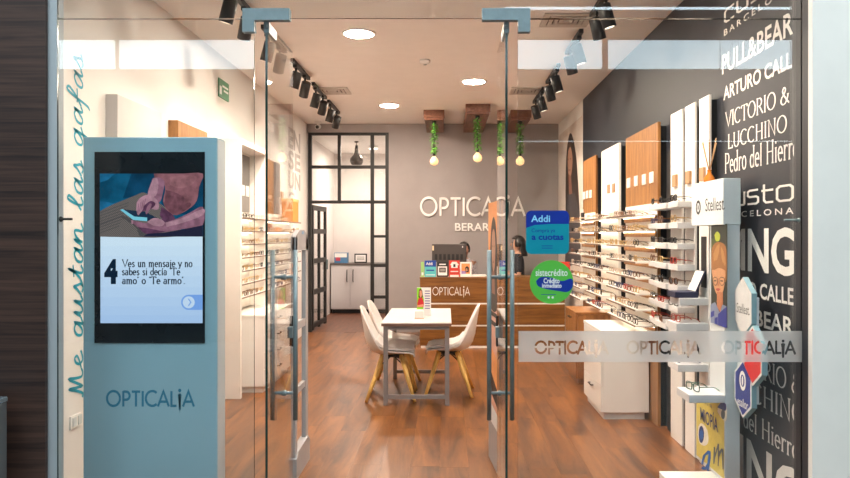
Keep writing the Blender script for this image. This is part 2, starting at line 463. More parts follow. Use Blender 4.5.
M_script = mat('turquoise_vinyl_script', (.0, .32, .45), .5, var=.03)
M_wlet = mat('white_vinyl_lettering', (.80, .76, .72), .5, var=.02)
M_pwhite = mat('printed_white', (.85, .84, .82), .45, var=.01)

# ------------------------------------------------------------------ floor with separate planks
fl = struct('floor', B().box(XL, XR, YF - .05, YB, -.08, -.010), mat('floor_screed', (.06, .03, .02), .8))
pw_, pl_ = .196, 1.28
bp = B().box(-pw_ / 2 + .0004, pw_ / 2 - .0004, -pl_ / 2 + .0004, pl_ / 2 - .0004, -.010, 0.0)
plank0 = bp.build('plank', M_plank)
cut = {}
def plank_mesh(wd, ln):
    k = (round(wd, 3), round(ln, 3))
    if k not in cut:
        o = B().box(-wd / 2 + .0004, wd / 2 - .0004, -ln / 2 + .0004, ln / 2 - .0004, -.010, 0.0).build('plank', M_plank)
        cut[k] = o.data; bpy.data.objects.remove(o)
    return cut[k]
nx = int(math.ceil((XR - XL) / pw_))
first = True
for i in range(nx):
    x0 = XL + i * pw_; x1 = min(XR, x0 + pw_)
    y = YF - .05 - random.random() * 1.0
    while y < YB:
        a, b_ = max(y, YF - .05), min(y + pl_, YB)
        if b_ - a > .05:
            o = bpy.data.objects.new('plank', plank_mesh(x1 - x0, b_ - a)); COL.objects.link(o)
            o.location = ((x0 + x1) / 2, (a + b_) / 2, 0); o.parent = fl
        y += pl_
bpy.data.objects.remove(plank0)
struct('floor_mall', B().box(-7, 7, -3.4, YF - .05, -.08, 0), mat('mall_floor_stone', (.30, .29, .28), .35, var=.12, scale=2))
struct('floor_back_room', B().box(-3.2, XR, YB, 14.4, -.08, -.001), wood('back_room_floor', (.08, .03, .015), (.16, .06, .03), .4, sc=(7, .8, 1)))

# ------------------------------------------------------------------ ceiling and walls
struct('ceiling', B().box(XL - .2, XR + .2, YF - .1, YB + .12, ZC, ZC + .15), M_ceil)
wl = struct('wall_left', B().box(XL - .15, XL, YF, YB + .12, -.08, ZC), M_white)
wr = B().box(XR, XR + .15, YF - .06, 9.1, -.08, ZC, 0).box(XR, XR + .15, 9.1, YB + .12, -.08, ZC, 1)
wr = struct('wall_right', wr, [M_dark, M_white])
wb = struct('wall_back', B().box(-.907, XR, YB, YB + .12, -.08, ZC).box(XL, -.907, YB, YB + .12, 3.165, ZC), M_taupe)
# facade: header above the glass, pale piers, dark wood cladding
struct('wall_front_header', B().box(-7, 7, YF - .12, YF + .1, 2.98, 4.6), mat('facade_header_paint', (.10, .16, .18), .4))
struct('wall_front_left', B().box(-2.20, -1.945, YF, YF + .06, -.08, 2.98), mat('grey_pier_paint', (.40, .43, .45), .55, var=.02))
struct('wall_front_right', B().box(XR, 3.2, YF - .10, YF - .06, -.08, 2.98), mat('pale_facade_paint', (.92, .86, .79), .55, var=.02))
wood_col = struct('wall_front_wood', B().box(-3.6, -1.99, YF - .025, YF - .002, -.08, 2.98), M_wenge)
# back room shell
M_brw = mat('back_room_paint', (.72, .68, .66), .7, var=.02)
struct('wall_back_room', B().box(-2.4, -.3, 14.3, 14.4, -.08, 3.2).box(-2.4, -2.285, YB + .12, 14.3, -.08, 3.2).box(-.4, -.3, YB + .12, 14.3, -.08, 3.2), M_brw)
struct('ceiling_back_room', B().box(-3.2, -.3, YB + .12, 14.4, 3.2, 3.3), M_ceil)
# other side of the mall: what the shop front mirrors
M_opp = mat('dark_shopfront_paint', (.045, .042, .045), .7, var=.2)
struct('wall_mall_opposite', B().box(-9, 9, -3.3, -3.05, -.08, 6.5), M_opp)
struct('ceiling_mall', B().box(-9, 9, -3.3, YF - .12, 6.0, 6.1), mat('mall_ceiling_paint', (.12, .12, .12), .9))
M_fasc = emis('lit_fascia_panel', (.72, .90, 1.0), MALL_E)
Dm = 2 * YF + 3.0
def mx(px): return sX(px, Dm)
def mz(py): return sZ(py, Dm)
fas = thing('fascia_sign', (0, -3.05, mz(68)), 'long lit blank fascia on the shopfront across the mall', 'sign')
for a, b_ in ((-60, 48), (51, 113), (119, 300), (303, 602), (609, 720), (722, 930)):
    bx('light_panel', M_fasc, fas, mx(a), mx(b_), -3.05, -3.0, mz(68), mz(40))
M_mallp = emis('added_mall_fill', (.80, .94, 1.0), MALL_L)  # unseen glowing panels, added to brighten kiosk and facade from outside
for xm, lab in ((-3.2, 'added unseen cool fill panel over the mall on the wood cladding side'), (0.0, 'added unseen cool fill panel over the mall in front of the doors'), (3.2, 'added unseen cool fill panel over the mall on the pale pier side')):
    t = thing('added_fill_panel', (xm, .6, 5.95), lab, 'ceiling light', 'added mall fill panels')
    bx('frame', M_black, t, xm - .95, xm + .95, -.35, 1.55, 5.96, 5.999); bx('diffuser', M_mallp, t, xm - .9, xm + .9, -.3, 1.5, 5.95, 5.96)
M_led = emis('cool_led_tube', (.7, .88, 1.0), 9.0)
for zz, lab, hh, pa in ((mz(7.5), 'thin cool light line above the lit fascia across the mall', .017, 505), (mz(141), 'thin cool light line below the lit fascia across the mall', .006, 500)):
    t = thing('led_line', (0, -3.05, zz), lab, 'light')
    bx('channel', M_black, t, mx(pa), mx(930), -3.045, -3.03, zz - .05, zz + .05)
    bx('diffuser', M_led if pa == 505 else emis('dim_led_tube', (.7, .88, 1.0), 4.0), t, mx(pa), mx(930), -3.03, -3.02, zz - hh, zz + hh)

# ------------------------------------------------------------------ shop front glass
def pane(name, x0, x1, y0, y1, z0, z1, axis, kind='structure'):
    """slab whose two large faces are clear and whose edges are green"""
    b = B().box(x0, x1, y0, y1, z0, z1)
    for i, f in enumerate(b.f):
        n = (Vector(b.v[f[1]]) - Vector(b.v[f[0]])).cross(Vector(b.v[f[2]]) - Vector(b.v[f[1]]))
        b.m[i] = 0 if (axis == 0 and n[1] > 1e-9 and abs(n[1]) > abs(n[0]) and abs(n[1]) > abs(n[2])) or abs(n[axis]) > 1e-9 and abs(n[axis]) >= max(abs(n[0]), abs(n[1]), abs(n[2])) - 1e-12 else 1
    o = b.build(name, [M_glass, M_edge], None, ((x0 + x1) / 2, (y0 + y1) / 2, z0)); o['kind'] = kind
    return o
ZT = sZ(19, YF)
w1 = pane('window_1', -1.944, sX(254, YF), YF, YF + .012, 0.0, ZT, 1)
w2 = pane('window_2', sX(518, YF), XR, YF, YF + .012, 0.0, ZT, 1)
w3 = pane('window_3', -1.944, XR, YF, YF + .012, ZT + .004, 2.98, 1)
# doors: swung open into the shop
XD1, XD2 = sX(265, YF), sX(507, YF)
YE = 4.11
YH = 3.91
for nm, xd, sgn in (('door_1', XD1, -1), ('door_2', XD2, 1)):
    d = pane(nm, xd - .006, xd + .006, YF + .03, YE, .012, ZT - .008, 0)
    b = B()
    for s_ in (-1, 1):
        b.tube([(xd + s_ * .064, YH, sZ(420, YH)), (xd + s_ * .064, YH, sZ(250, YH))], .0130, 12)
    h = b.build('pull_handle', M_steel, d)
    b = B()
    for py in (277, 393):
        b.tube([(xd - .064, YH, sZ(py, YH)), (xd + .064, YH, sZ(py, YH))], .009, 10)
        b.tube([(xd - .014, YH, sZ(py, YH)), (xd + .014, YH, sZ(py, YH))], .016, 10)
    b.build('stand_off', M_steel, h)
    zc = sZ(331, YE)
    lk = B().box(xd - .016, xd + .016, YE - .05, YE + .006, zc - .035, zc + .03, 0, .004).build('lock', M_steel, d)
    B().box(xd - .012, xd + .012, YE - .012, YE + .012, zc - .09, zc + .09, 0, .004).build('lock_plate', M_black, lk)
    bx('pivot_patch', M_steel, d, xd - .014, xd + .014, YF + .025, YF + .19, ZT - .062, ZT - .006, .004)
    bx('floor_patch', M_steel, d, xd - .014, xd + .014, YF + .025, YF + .19, .010, .062, .004)
    # L-shaped patch fitting holding side light, transom and pivot
    if sgn < 0: a0, a1, c0, c1 = sX(243, YF), sX(290, YF), sX(243, YF), sX(255, YF)
    else: a0, a1, c0, c1 = sX(482, YF), sX(530, YF), sX(518, YF), sX(530, YF)
    t = thing('patch_fitting', ((a0 + a1) / 2, YF, sZ(20.7, YF)), 'L-shaped steel glass patch fitting above the %s open door' % ('kiosk side' if sgn < 0 else 'brand wall side'), 'fitting', 'steel patch fittings of the doors')
    zt, zm, zb = sZ(9, YF), sZ(20.7, YF), sZ(32.4, YF)
    pts = [(a0, zt), (a1, zt), (a1, zm), (c1, zm), (c1, zb), (c0, zb)] if sgn < 0 else [(a1, zt), (a0, zt), (a0, zm), (c0, zm), (c0, zb), (c1, zb)]
    for y0, y1 in ((YF - .014, YF - .0005), (YF + .0125, YF + .026)):
        B().prism([(p[0], y0, p[1]) for p in pts], (0, y1 - y0, 0)).build('cover_plate', M_steel, t)
    B().tube([(xd, YF + .02, zm + .01), (xd, YF + .02, zm - .03)], .009, 10).build('pivot_pin', M_steel, t)
# point fixings of the side lights
for (p0, p1, py, lab, mm) in ((50, 69, 219, 'dark glass clamp bolt on the grey pier beside the teal script', M_black), (787, 814, 220, 'steel glass clamp bolt on the pale pier beside the brand names', M_steel)):
    z = sZ(py, YF); xa, xb = sX(p0, YF), sX(p1, YF)
    t = thing('glass_bolt', (xa, YF + .03, z), lab, 'bolt')
    B().tube([(xa, YF + .03, z), (xb, YF + .03, z)], .006, 8).build('rod', mm, t)
    xc = xa + .3 * (xb - xa) if p0 < 100 else xb - .35 * (xb - xa)
    B().tube([(xc - .02, YF + .03, z), (xc - .012, YF + .03, z), (xc + .012, YF + .03, z), (xc + .02, YF + .03, z)], [.008, .014, .014, .008], 10).build('nut', mm, t)

# frosted band with clear lettering on the right side light
fb = B(); u0, u1 = sX(518.5, YF), XR - .001; v0, v1 = sZ(362, YF), sZ(331, YF)
rows_n = 130
dv = (v1 - v0) / rows_n
st, dots, LW = logo_strokes()
spans = [(535, 608), (627, 700), (722, 795)]
segs = []
kz = (sZ(341, YF) - sZ(353.5, YF))
for a, b_ in spans:
    ua, ub = sX(a, YF), sX(b_, YF); kx = (ub - ua) / LW; z0 = sZ(353.5, YF)
    for s_ in st:
        P = [(ua + p[0] * kx, z0 + p[1] * kz) for p in s_]
        for i in range(len(P) - 1): segs.append((P[i], P[i + 1], .0058))
    for cx, cy, r in dots: segs.append(((ua + cx * kx, z0 + cy * kz), (ua + cx * kx + 1e-4, z0 + cy * kz), r * kz * 1.05))
for r in range(rows_n):
    za = v0 + r * dv; zc = za + dv / 2
    holes = []
    for (p, q, hw) in segs:
        if zc < min(p[1], q[1]) - hw or zc > max(p[1], q[1]) + hw: continue
        # interval of u within distance hw of the segment (sampled)
        lo, hi = min(p[0], q[0]) - hw, max(p[0], q[0]) + hw; n = max(4, int((hi - lo) / .0008)); ins = []
        dx, dz = q[0] - p[0], q[1] - p[1]; L2 = dx * dx + dz * dz
        for i in range(n + 1):
            u = lo + (hi - lo) * i / n
            t = max(0, min(1, ((u - p[0]) * dx + (zc - p[1]) * dz) / L2)) if L2 > 0 else 0
            if (u - p[0] - t * dx) ** 2 + (zc - p[1] - t * dz) ** 2 <= hw * hw: ins.append(u)
        if ins: holes.append((ins[0], ins[-1]))
    holes.sort(); u = u0
    for a, b_ in holes:
        if a > u: fb.add([(u, YF - .0012, za), (a, YF - .0012, za), (a, YF - .0012, za + dv), (u, YF - .0012, za + dv)], [(0, 1, 2, 3)])
        u = max(u, b_)
    fb.add([(u, YF - .0012, za), (u1, YF - .0012, za), (u1, YF - .0012, za + dv), (u, YF - .0012, za + dv)], [(0, 1, 2, 3)])
tag(fb.build('frosted_film', frost('frosted_vinyl'), w2), 'frosted band with clear cut-out lettering')

# stickers on the right side light
def rrect(x0, x1, z0, z1, r, n=6):
    pts = []
    for cx, cz, a in ((x1 - r, z1 - r, 0), (x0 + r, z1 - r, 90), (x0 + r, z0 + r, 180), (x1 - r, z0 + r, 270)):
        pts += [(cx + r * math.cos(math.radians(a + 90 * i / n)), cz + r * math.sin(math.radians(a + 90 * i / n))) for i in range(n + 1)]
    return pts
def P(px, py): return (sX(px, YF), sZ(py, YF))
fr = frame_front(YF, .001)
M_sblue = mat('sticker_deep_blue', (.004, .03, .30), .35, emit=(.004, .03, .30), es=0.0)
M_steal = mat('sticker_teal', (.0, .27, .36), .35)
M_sgreen = mat('sticker_green', (.10, .50, .06), .35)
M_sky = mat('sticker_sky_print', (.25, .62, .85), .4)
t = thing('sticker', (sX(547, YF), YF - .001, sZ(254, YF)), 'rounded square blue and teal payment sticker on the glass', 'sticker')
x0, z1 = P(526, 210.5); x1, z0 = P(569, 254)
B().prism([(p[0], YF - .001, p[1]) for p in rrect(x0, x1, z0, z1, .027)], (0, -.0006, 0)).build('sheet', M_steal, t)
top = [p for p in rrect(x0, x1, z0, z1, .027) if p[1] > sZ(221, YF)]
top.sort(key=lambda p: math.atan2(p[1] - sZ(224, YF), p[0] - (x0 + x1) / 2))
cur = [P(569, 224), ] + top + [P(526, 228), P(535, 225), P(550, 224)]
polys('blue_field', [(M_sblue, cur)], fr, t, .0008)
lay('print', fit(bfont('Addi', .02), *[sX(531, YF), sX(550, YF)], sZ(222, YF), sZ(215.2, YF)), fr, M_sky, t, .0014)
lay('print', fit(bfont('Compra ya'), *[sX(531.5, YF), sX(555, YF)], sZ(233.5, YF), sZ(228.5, YF)), fr, M_sblue, t, .0014)
lay('print', fit(bfont('a cuotas', .03), *[sX(531.5, YF), sX(563.5, YF)], sZ(240, YF), sZ(234.5, YF)), fr, M_sblue, t, .0014)
for k in range(2): polys('print', [(M_sblue, [P(541.5, 245.6 + 2.2 * k), P(552.5, 245.6 + 2.2 * k), P(552.5, 246.2 + 2.2 * k), P(541.5, 246.2 + 2.2 * k)])], fr, t, .0014)
t = thing('sticker', (sX(551.5, YF), YF - .001, sZ(304, YF)), 'round green credit sticker with a blue swoosh on the glass', 'sticker')
cx, cz = P(551.5, 282); rr = 21.8 * YF / F
B().prism([(cx + rr * math.cos(a * PI / 20), YF - .001, cz + rr * math.sin(a * PI / 20)) for a in range(40)], (0, -.0006, 0)).build('sheet', M_sgreen, t)
sw = cr([(536, 281), (541, 277), (551, 277.5), (562, 281), (570, 278.5), (573, 281), (572, 288), (567, 292), (558, 291), (546, 289), (538, 286), (536, 281)], 4)
polys('swoosh', [(M_sblue, [P(*p) for p in sw])], fr, t, .0008)
lay('print', fit(bfont('sistecrédito', .012), sX(535.5, YF), sX(567.5, YF), sZ(276, YF), sZ(269, YF)), fr, M_pwhite, t, .0014)
lay('print', fit(bfont('Crédito', .03), sX(543.5, YF), sX(559.5, YF), sZ(283.4, YF), sZ(278, YF)), fr, M_pwhite, t, .0014)
lay('print', fit(bfont('inmediato', .03), sX(542, YF), sX(561.5, YF), sZ(287.8, YF), sZ(283.2, YF)), fr, M_pwhite, t, .0014)
polys('print', [(M_sblue, [P(541, 294.2), P(556, 294.2), P(556, 294.8), P(541, 294.8)])] + [(M_pwhite, [P(548.6 + k * 4 + 1.2 * math.cos(a), 297.4 + 1.2 * math.sin(a)) for a in [i * PI / 5 for i in range(10)]]) for k in range(2)], fr, t, .0014)

# ------------------------------------------------------------------ lettering printed on the walls
fw = frame_leftup(XL)
lay('script_lettering', fit(script_mesh(), sZ(399, 4.2), sZ(53, 4.2), -sideY(90.5, XL), -sideY(66, XL)), fw, M_script, wl, .002)
fl_ = frame_left(XL)
M_gl = mat('grey_vinyl_lettering', (.42, .38, .36), .5)
for s_, a, b_ in (('EN', 131, 151), ('SE', 153, 171), ('UN', 173, 190), ('G', 193, 206)):
    z1 = sZ(a, 10.2); z0 = sZ(b_, 10.2)
    lay('wall_lettering', fit(bfont(s_, .03), 9.75, 10.55 if len(s_) > 1 else 10.15, z0, z1), fl_, M_gl, wl, .003)
frr = frame_right(XR)
XT = XR - .003
def wt(g, p0, p1, z0, z1, vr=None):
    o = lay('brand_lettering', fit(g, -sideY(p0, XT), -sideY(p1, XT), z0, z1, vr), frr, M_wlet, WR, .003)
    bm = bmesh.new(); bm.from_mesh(o.data)      # the print ends at a straight edge near the glass
    bmesh.ops.bisect_plane(bm, geom=list(bm.verts) + list(bm.edges) + list(bm.faces), plane_co=(0, 3.575, 0), plane_no=(0, -1, 0), clear_outer=True)
    bm.to_mesh(o.data); bm.free()
WR = wr
CUS = []
def custo():
    """squared rounded logotype"""
    def rr_(x0, x1, y0, y1, r=.2): return [(x0, y0 + r), (x0, y1 - r)]
    S = []
    S.append([(.8, 1), (.2, 1), (.04, .86), (.04, .16), (.2, 0), (.8, 0)])
    S.append([(1.04, 1), (1.04, .16), (1.2, 0), (1.8, 0)]); S.append([(1.8, 0), (1.8, 1)])
    S.append([(2.8, 1), (2.2, 1), (2.06, .9), (2.06, .62), (2.2, .52), (2.66, .52), (2.8, .42), (2.8, .1), (2.66, 0), (2.04, 0)])
    S.append([(3.2, 1.3), (3.2, .16), (3.34, 0), (3.8, 0)]); S.append([(3.02, .86), (3.8, .86)])
    S.append([(4.2, 0), (4.8, 0), (4.96, .16), (4.96, .84), (4.8, 1), (4.2, 1), (4.04, .84), (4.04, .16), (4.2, 0), (4.3, 0)])
    vs = []; fs = []
    for s_ in S:
        a, b_ = ribbon(s_, .15, .15); o = len(vs); vs += a; fs += [tuple(i + o for i in f) for f in b_]
    return vs, fs
wt(custo(), 724, 800, 2.885, 2.99)
wt(bfont('BARCELONA', .01, 1.5), 724, 793, 2.81, 2.85)
wt(bfont('PULL&BEAR', .018), 722, 793, 2.57, 2.695)
wt(bfont('ARTURO CALL', .02), 723.5, 792, 2.40, 2.487)
wt(serif_mesh('VICTORIO &'), 725, 789.5, 2.22, 2.32)
wt(serif_mesh('LUCCHINO'), 728, 787, 2.075, 2.178)
wt(serif_mesh('Pedro del Hierro'), 725, 799, 1.93, 2.06)
wt(custo(), 722, 794, 1.715, 1.822)
wt(bfont('BARCELONA', .01, 1.5), 721, 793.5, 1.648, 1.683)
wt(bfont('MNG', .025), 727, 795, 1.325, 1.58)
wt(bfont('ARTURO CALLE', .02), 719, 793.5, 1.178, 1.268)
wt(bfont('PULL&BEAR', .018), 719, 793.5, 1.02, 1.115)
wt(serif_mesh('VICTORIO &'), 729, 802, .726, .842)
wt(serif_mesh('LUCCHINO'), 728, 806, .57, .70)
wt(serif_mesh('Pedro del Hierro'), 716, 799, .395, .51)
wt(bfont('MNG', .025), 722, 805, .06, .345)
# woman poster printed on the end of the right wall
yw = lambda px: -sideY(px, XT)
M_pbg = mat('poster_cream', (.66, .58, .52), .6, var=.06, scale=2); M_phair = mat('poster_dark_hair', (.035, .018, .012), .6, var=.3)
M_pskin = mat('poster_skin', (.45, .24, .16), .6); M_pdress = mat('poster_dark_dress', (.06, .05, .055), .6)
M_pskin2 = mat('poster_skin_dark', (.25, .11, .07), .6)
def pw(pts): return [(-(XT) * F / (p[0] - VX), CH - (p[1] - VY) * XT / (p[0] - VX)) for p in pts]
polys('wall_poster', [
 (M_pbg, [(-11.07, .3), (-9.12, .3), (-9.12, 3.1), (-11.07, 3.1)]),
 (M_phair, pw(cr([(566, 230), (565.5, 190), (566.5, 155), (568.5, 138), (571, 133), (574, 142), (576.5, 160), (578.5, 190), (580, 225), (576, 232), (570, 232)], 3))),
 (M_pskin, pw(cr([(567.6, 165), (568.2, 152), (570.5, 147), (572.4, 156), (572.2, 168), (570.4, 177), (568.4, 174)], 3))),
 (M_pskin2, pw([(568.6, 174), (571, 176), (572.5, 195), (569, 195)])),
 (M_pdress, pw([(567, 195), (575, 193), (580, 215), (581, 262), (565, 268)])),
 (M_pskin2, pw([(567.9, 159), (568.8, 158.6), (568.8, 160), (567.9, 160.4)])), (M_pskin2, pw([(570.3, 158.2), (571.4, 158), (571.4, 159.4), (570.3, 159.6)])),
 (M_pskin2, pw([(568.6, 169.5), (570.8, 169), (570.6, 170.8), (568.8, 171)])),
], frr, wr, .003, .0006)
# wall socket
t = thing('wall_socket', (XL, sideY(75, XL), sZ(427, 4.2)), 'white double wall socket below the teal script', 'socket')
yy = sideY(75, XL)
bx('plate', M_lam, t, XL, XL + .012, yy - .065, yy + .065, sZ(425, 4.2), sZ(412, 4.2), .003)
bx('outlet', M_grey, t, XL + .012, XL + .016, yy - .05, yy - .01, sZ(423, 4.2), sZ(414, 4.2))
bx('outlet', M_grey, t, XL + .012, XL + .016, yy + .01, yy + .05, sZ(423, 4.2), sZ(414, 4.2))
# exit sign on the left wall
ya, yb = sideY(218, XL), sideY(228, XL); zc = sZ(92, 7.0)
M_exit = mat('exit_sign_green', (.03, .20, .08), .4)
t = thing('exit_sign', (XL, (ya + yb) / 2, zc - .09), 'small green emergency sign high on the white wall', 'sign')
bx('panel', M_exit, t, XL, XL + .01, ya, yb, zc - .09, zc + .09)
polys('pictogram', [(M_pwhite, [(ya + .02, zc - .06), (ya + .08, zc - .06), (ya + .08, zc + .02), (ya + .02, zc + .02)]), (M_pwhite, [(ya + .1, zc + .02), (yb - .03, zc + .02), (yb - .03, zc + .04), (ya + .1, zc + .04)]), (M_pwhite, [(ya + .14, zc - .02), (yb - .03, zc - .02), (yb - .03, zc), (ya + .14, zc)])], frame_left(XL + .01), t)

# ------------------------------------------------------------------ black glazed partition in the back wall
s0 = YB + .02
def pX(zx): return sX(300 + zx / 2.277, YB)
def pZ(zy): return sZ(120 + zy / 2.277, YB)
xa, xb = XL + .012, -.907
d0, d1 = YB + .02, YB + .08
part = B()
V = [(xa, xa + .055), (pX(85), pX(92)), (pX(160), pX(168)), (xb - .055, xb)]
T = [(pZ(34), pZ(28)), (pZ(110), pZ(103)), (pZ(190), pZ(183))]
for i, (a, b_) in enumerate(V):
    part.box(a, b_, d0, d1, T[2][0] if i == 1 else 0.0, T[0][1])
for a, b_ in T: part.box(xa, xb, d0 - .001, d1 + .001, a, b_)
for a, b_ in ((pZ(268), pZ(262)), (pZ(335), pZ(328)), (pZ(407), pZ(400)), (0.0, .06)): part.box(V[2][0], xb, d0 - .001, d1 + .001, a, b_)
wf = struct('window_4', part, M_black)
for (a, b_, c, d) in ((V[0][1], V[1][0], T[1][1], T[0][0]), (V[1][1], V[2][0], T[1][1], T[0][0]), (V[2][1], V[3][0], T[1][1], T[0][0]),
                      (V[0][1], V[1][0], T[2][1], T[1][0]), (V[1][1], V[2][0], T[2][1], T[1][0]), (V[2][1], V[3][0], T[2][1], T[1][0]),
                      (V[2][1], V[3][0], pZ(262), T[2][0]), (V[2][1], V[3][0], pZ(328), pZ(268)), (V[2][1], V[3][0], pZ(400), pZ(335)), (V[2][1], V[3][0], .06, pZ(407))):
    bx('pane', M_glass, wf, a, b_, d0 + .025, d0 + .031, c, d)
# its door leaf, swung into the back room
lf = B(); Wd = V[2][0] - V[0][1] - .02; ang = math.radians(86)
hx, hy = V[0][1] + .01, d1 + .01
def leaf(u0, u1, z0, z1, th=.04, off=0.0):
    ux, uy = math.cos(ang), math.sin(ang); nx_, ny_ = -uy, ux
    q = [(hx + ux * u + nx_ * t, hy + uy * u + ny_ * t) for u, t in ((u0, off), (u1, off), (u1, off + th), (u0, off + th))]
    return [(x, y, z0) for x, y in q], (0, 0, z1 - z0)
ztop = T[2][0] - .02
for a, b_ in ((0, .07), (Wd / 2 - .025, Wd / 2 + .025), (Wd - .07, Wd)): lf.prism(*leaf(a, b_, .02, ztop))
for zc in (.09, .62, 1.12, 1.60, ztop - .04): lf.prism(*leaf(.0, Wd, zc - .04, zc + .04, .042, -.001))
dl = lf.build('door_3', M_black, None, (hx, hy, 0)); dl['kind'] = 'structure'
lf = B().prism(*leaf(.05, Wd - .05, .1, ztop - .05, .006, .017)); lf.build('pane', M_glass, dl)
lf = B().prism(*leaf(Wd - .05, Wd - .02, .95, 1.12, .03, -.03)); lf.build('door_handle', M_steel, dl)
# ------------------------------------------------------------------ ceiling things
M_disc = emis('downlight_diffuser', (1.0, .84, .69), DOWN_E)
M_rim = mat('downlight_rim', (.85, .84, .82), .4)
def ceil_pt(px, py):
    Y = F * (ZC - CH) / (VY - py); return sX(px, Y), Y
lights = [(*ceil_pt(359, 33), 'round recessed ceiling light above the near end of the white table'), (*ceil_pt(389, 105), 'round recessed ceiling light near the glazed partition'),
          (*ceil_pt(474, 81), 'round recessed ceiling light in front of the wooden beams'), (.32, 4.5, 'added unseen round recessed ceiling light just behind the open doors')]  # last entry: out-of-view downlight added to light the shop front
for x, y, lab in lights:
    t = thing('ceiling_light', (x, y, ZC - .012), lab, 'ceiling light', 'recessed ceiling lights')
    B().lathe([(.118, -.001), (.118, -.012), (.145, -.012), (.15, -.004), (.15, 0)], (x, y, ZC), 28).build('rim', M_rim, t)
    B().lathe([(.117, -.0145), (.117, -.0125)], (x, y, ZC), 28).build('diffuser', M_disc, t)
# smoke detector
x, y = ceil_pt(425, 60)
t = thing('smoke_detector', (x, y, ZC - .05), 'small round smoke detector on the ceiling between the lights', 'detector')
B().lathe([(.05, 0), (.055, -.015), (.045, -.035), (.02, -.045)], (x, y, ZC), 16).build('housing', M_rim, t)
B().lathe([(.018, -.045), (.016, -.052)], (x, y, ZC), 12).build('sensor', M_grey, t)
# dome camera in the back left corner
x, y = -1.98, 10.85
t = thing('security_camera', (x, y, ZC - .12), 'small bullet security camera in the corner above the glazed partition', 'camera')
B().lathe([(.05, 0), (.05, -.03), (.02, -.04), (.02, -.06)], (x, y, ZC), 14).build('mount', M_rim, t)
B().tube([(x, y + .05, ZC - .075), (x, y - .09, ZC - .10)], .036, 12).build('body', M_rim, t)
B().tube([(x, y - .09, ZC - .10), (x, y - .096, ZC - .101)], .028, 12).build('lens', M_black, t)
# square air diffusers
def vent(x0, x1, y0, y1, lab):
    t = thing('ceiling_vent', ((x0 + x1) / 2, (y0 + y1) / 2, ZC - .02), lab, 'air vent', 'square ceiling air vents')
    b = B(); f = .05
    for a in ((x0, x1, y0, y0 + f), (x0, x1, y1 - f, y1), (x0, x0 + f, y0 + f, y1 - f), (x1 - f, x1, y0 + f, y1 - f)): b.box(*a, ZC - .012, ZC)
    b.build('frame', mat('vent_frame_grey', (.52, .47, .43), .5), t)
    B().box(x0 + f, x1 - f, y0 + f, y1 - f, ZC - .003, ZC).build('backing', mat('vent_shadow_grey', (.07, .05, .045), .7), t)
    hx_, hy_, cx_, cy_ = (x1 - x0) / 2 - f, (y1 - y0) / 2 - f, (x0 + x1) / 2, (y0 + y1) / 2
    for k in (.84, .55, .26):
        a_, b_, q = hx_ * k, hy_ * k, .013
        r = B().box(cx_ - a_ - q, cx_ + a_ + q, cy_ - b_ - q, cy_ - b_ + q, ZC - .016, ZC - .003).box(cx_ - a_ - q, cx_ + a_ + q, cy_ + b_ - q, cy_ + b_ + q, ZC - .016, ZC - .003)
        r.box(cx_ - a_ - q, cx_ - a_ + q, cy_ - b_ + q, cy_ + b_ - q, ZC - .016, ZC - .003).box(cx_ + a_ - q, cx_ + a_ + q, cy_ - b_ + q, cy_ + b_ - q, ZC - .016, ZC - .003)
        r.build('louvre_ring', mat('vent_frame_grey', (.52, .47, .43), .5), t)
xv0, yv1 = ceil_pt(539, 26); xv1, _ = ceil_pt(586, 26)
_, yv0 = ceil_pt(560, 12.6)
vent(xv0, xv1, yv0, max(yv1, yv0 + .34), 'square air vent by the spotlights over the brand wall, nearer the glass front')
_, y0 = ceil_pt(520, 87); _, y1 = ceil_pt(520, 81)
vent(xv0, xv1, y0, y0 + .4, 'square air vent by the spotlights over the brand wall, nearer the desk')
vent(sX(312, y0), sX(347, y0), y0, y0 + .4, 'square air vent beside the spotlights on the kiosk side')

# ------------------------------------------------------------------ track spotlights
def track(xc, y0, y1, heads, side, lab, kE=1.0):
    """heads: list of (y, aim target)"""
    t = thing('track_light', (xc, (y0 + y1) / 2, ZC - .3), lab, 'spotlight', 'black track spotlights')
    bx('track', M_black, t, xc - .018, xc + .018, y0, y1, ZC - .035, ZC)
    for yh, aim in heads:
        c = Vector((xc, yh, ZC - .17)); d = (Vector(aim) - c).normalized()
        h = B()
        h.tube([c - d * .075, c - d * .07, c + d * .095], [.042, .050, .050], 16)
        head = h.build('lamp_head', M_black, t)
        B().tube([c + d * .0952, c + d * .096], .036, 16).build('lens', emis('spot_lens', (1, .85, .68), 2.0), head)
        B().box(xc - .02, xc + .02, yh - .06, yh + .06, ZC - .06, ZC - .035).tube([(xc, yh, ZC - .06), (xc, yh, ZC - .13)], .011, 8).build('stem', M_black, t)
        ld = bpy.data.lights.new('spot', 'SPOT'); ld.energy = SPOT_W * kE; ld.color = WARM; ld.spot_size = math.radians(84); ld.spot_blend = 1.0; ld.shadow_soft_size = .035
        lo = bpy.data.objects.new('spot_lamp', ld); COL.objects.link(lo)
        lo.parent = t
        lo.location = c + d * .12 - Vector(t.location)
        lo.rotation_euler = d.to_track_quat('-Z', 'Y').to_euler()
xl, xr = -1.53, 1.155
nth = ['added unseen, first', 'second', 'third', 'fourth', 'fifth', 'sixth']
for i, (y0, y1) in enumerate(((3.75, 4.4), (4.75, 5.55), (5.85, 6.65), (6.96, 7.8), (8.05, 8.9), (9.1, 10.0))):  # nearest pair is out of view, added to light the script wall
    m_ = (y0 + y1) / 2
    track(xl, y0, y1, [(y0 + .18, (XL + .05, y0 + .5, 1.15)), (y1 - .2, (XL + .05, y1 + .7, 1.35))], -1, 'pair of black track spotlights over the kiosk side wall, %s from the glass front' % nth[i], .45 if i == 0 else (.8 if i == 1 else 1.0))
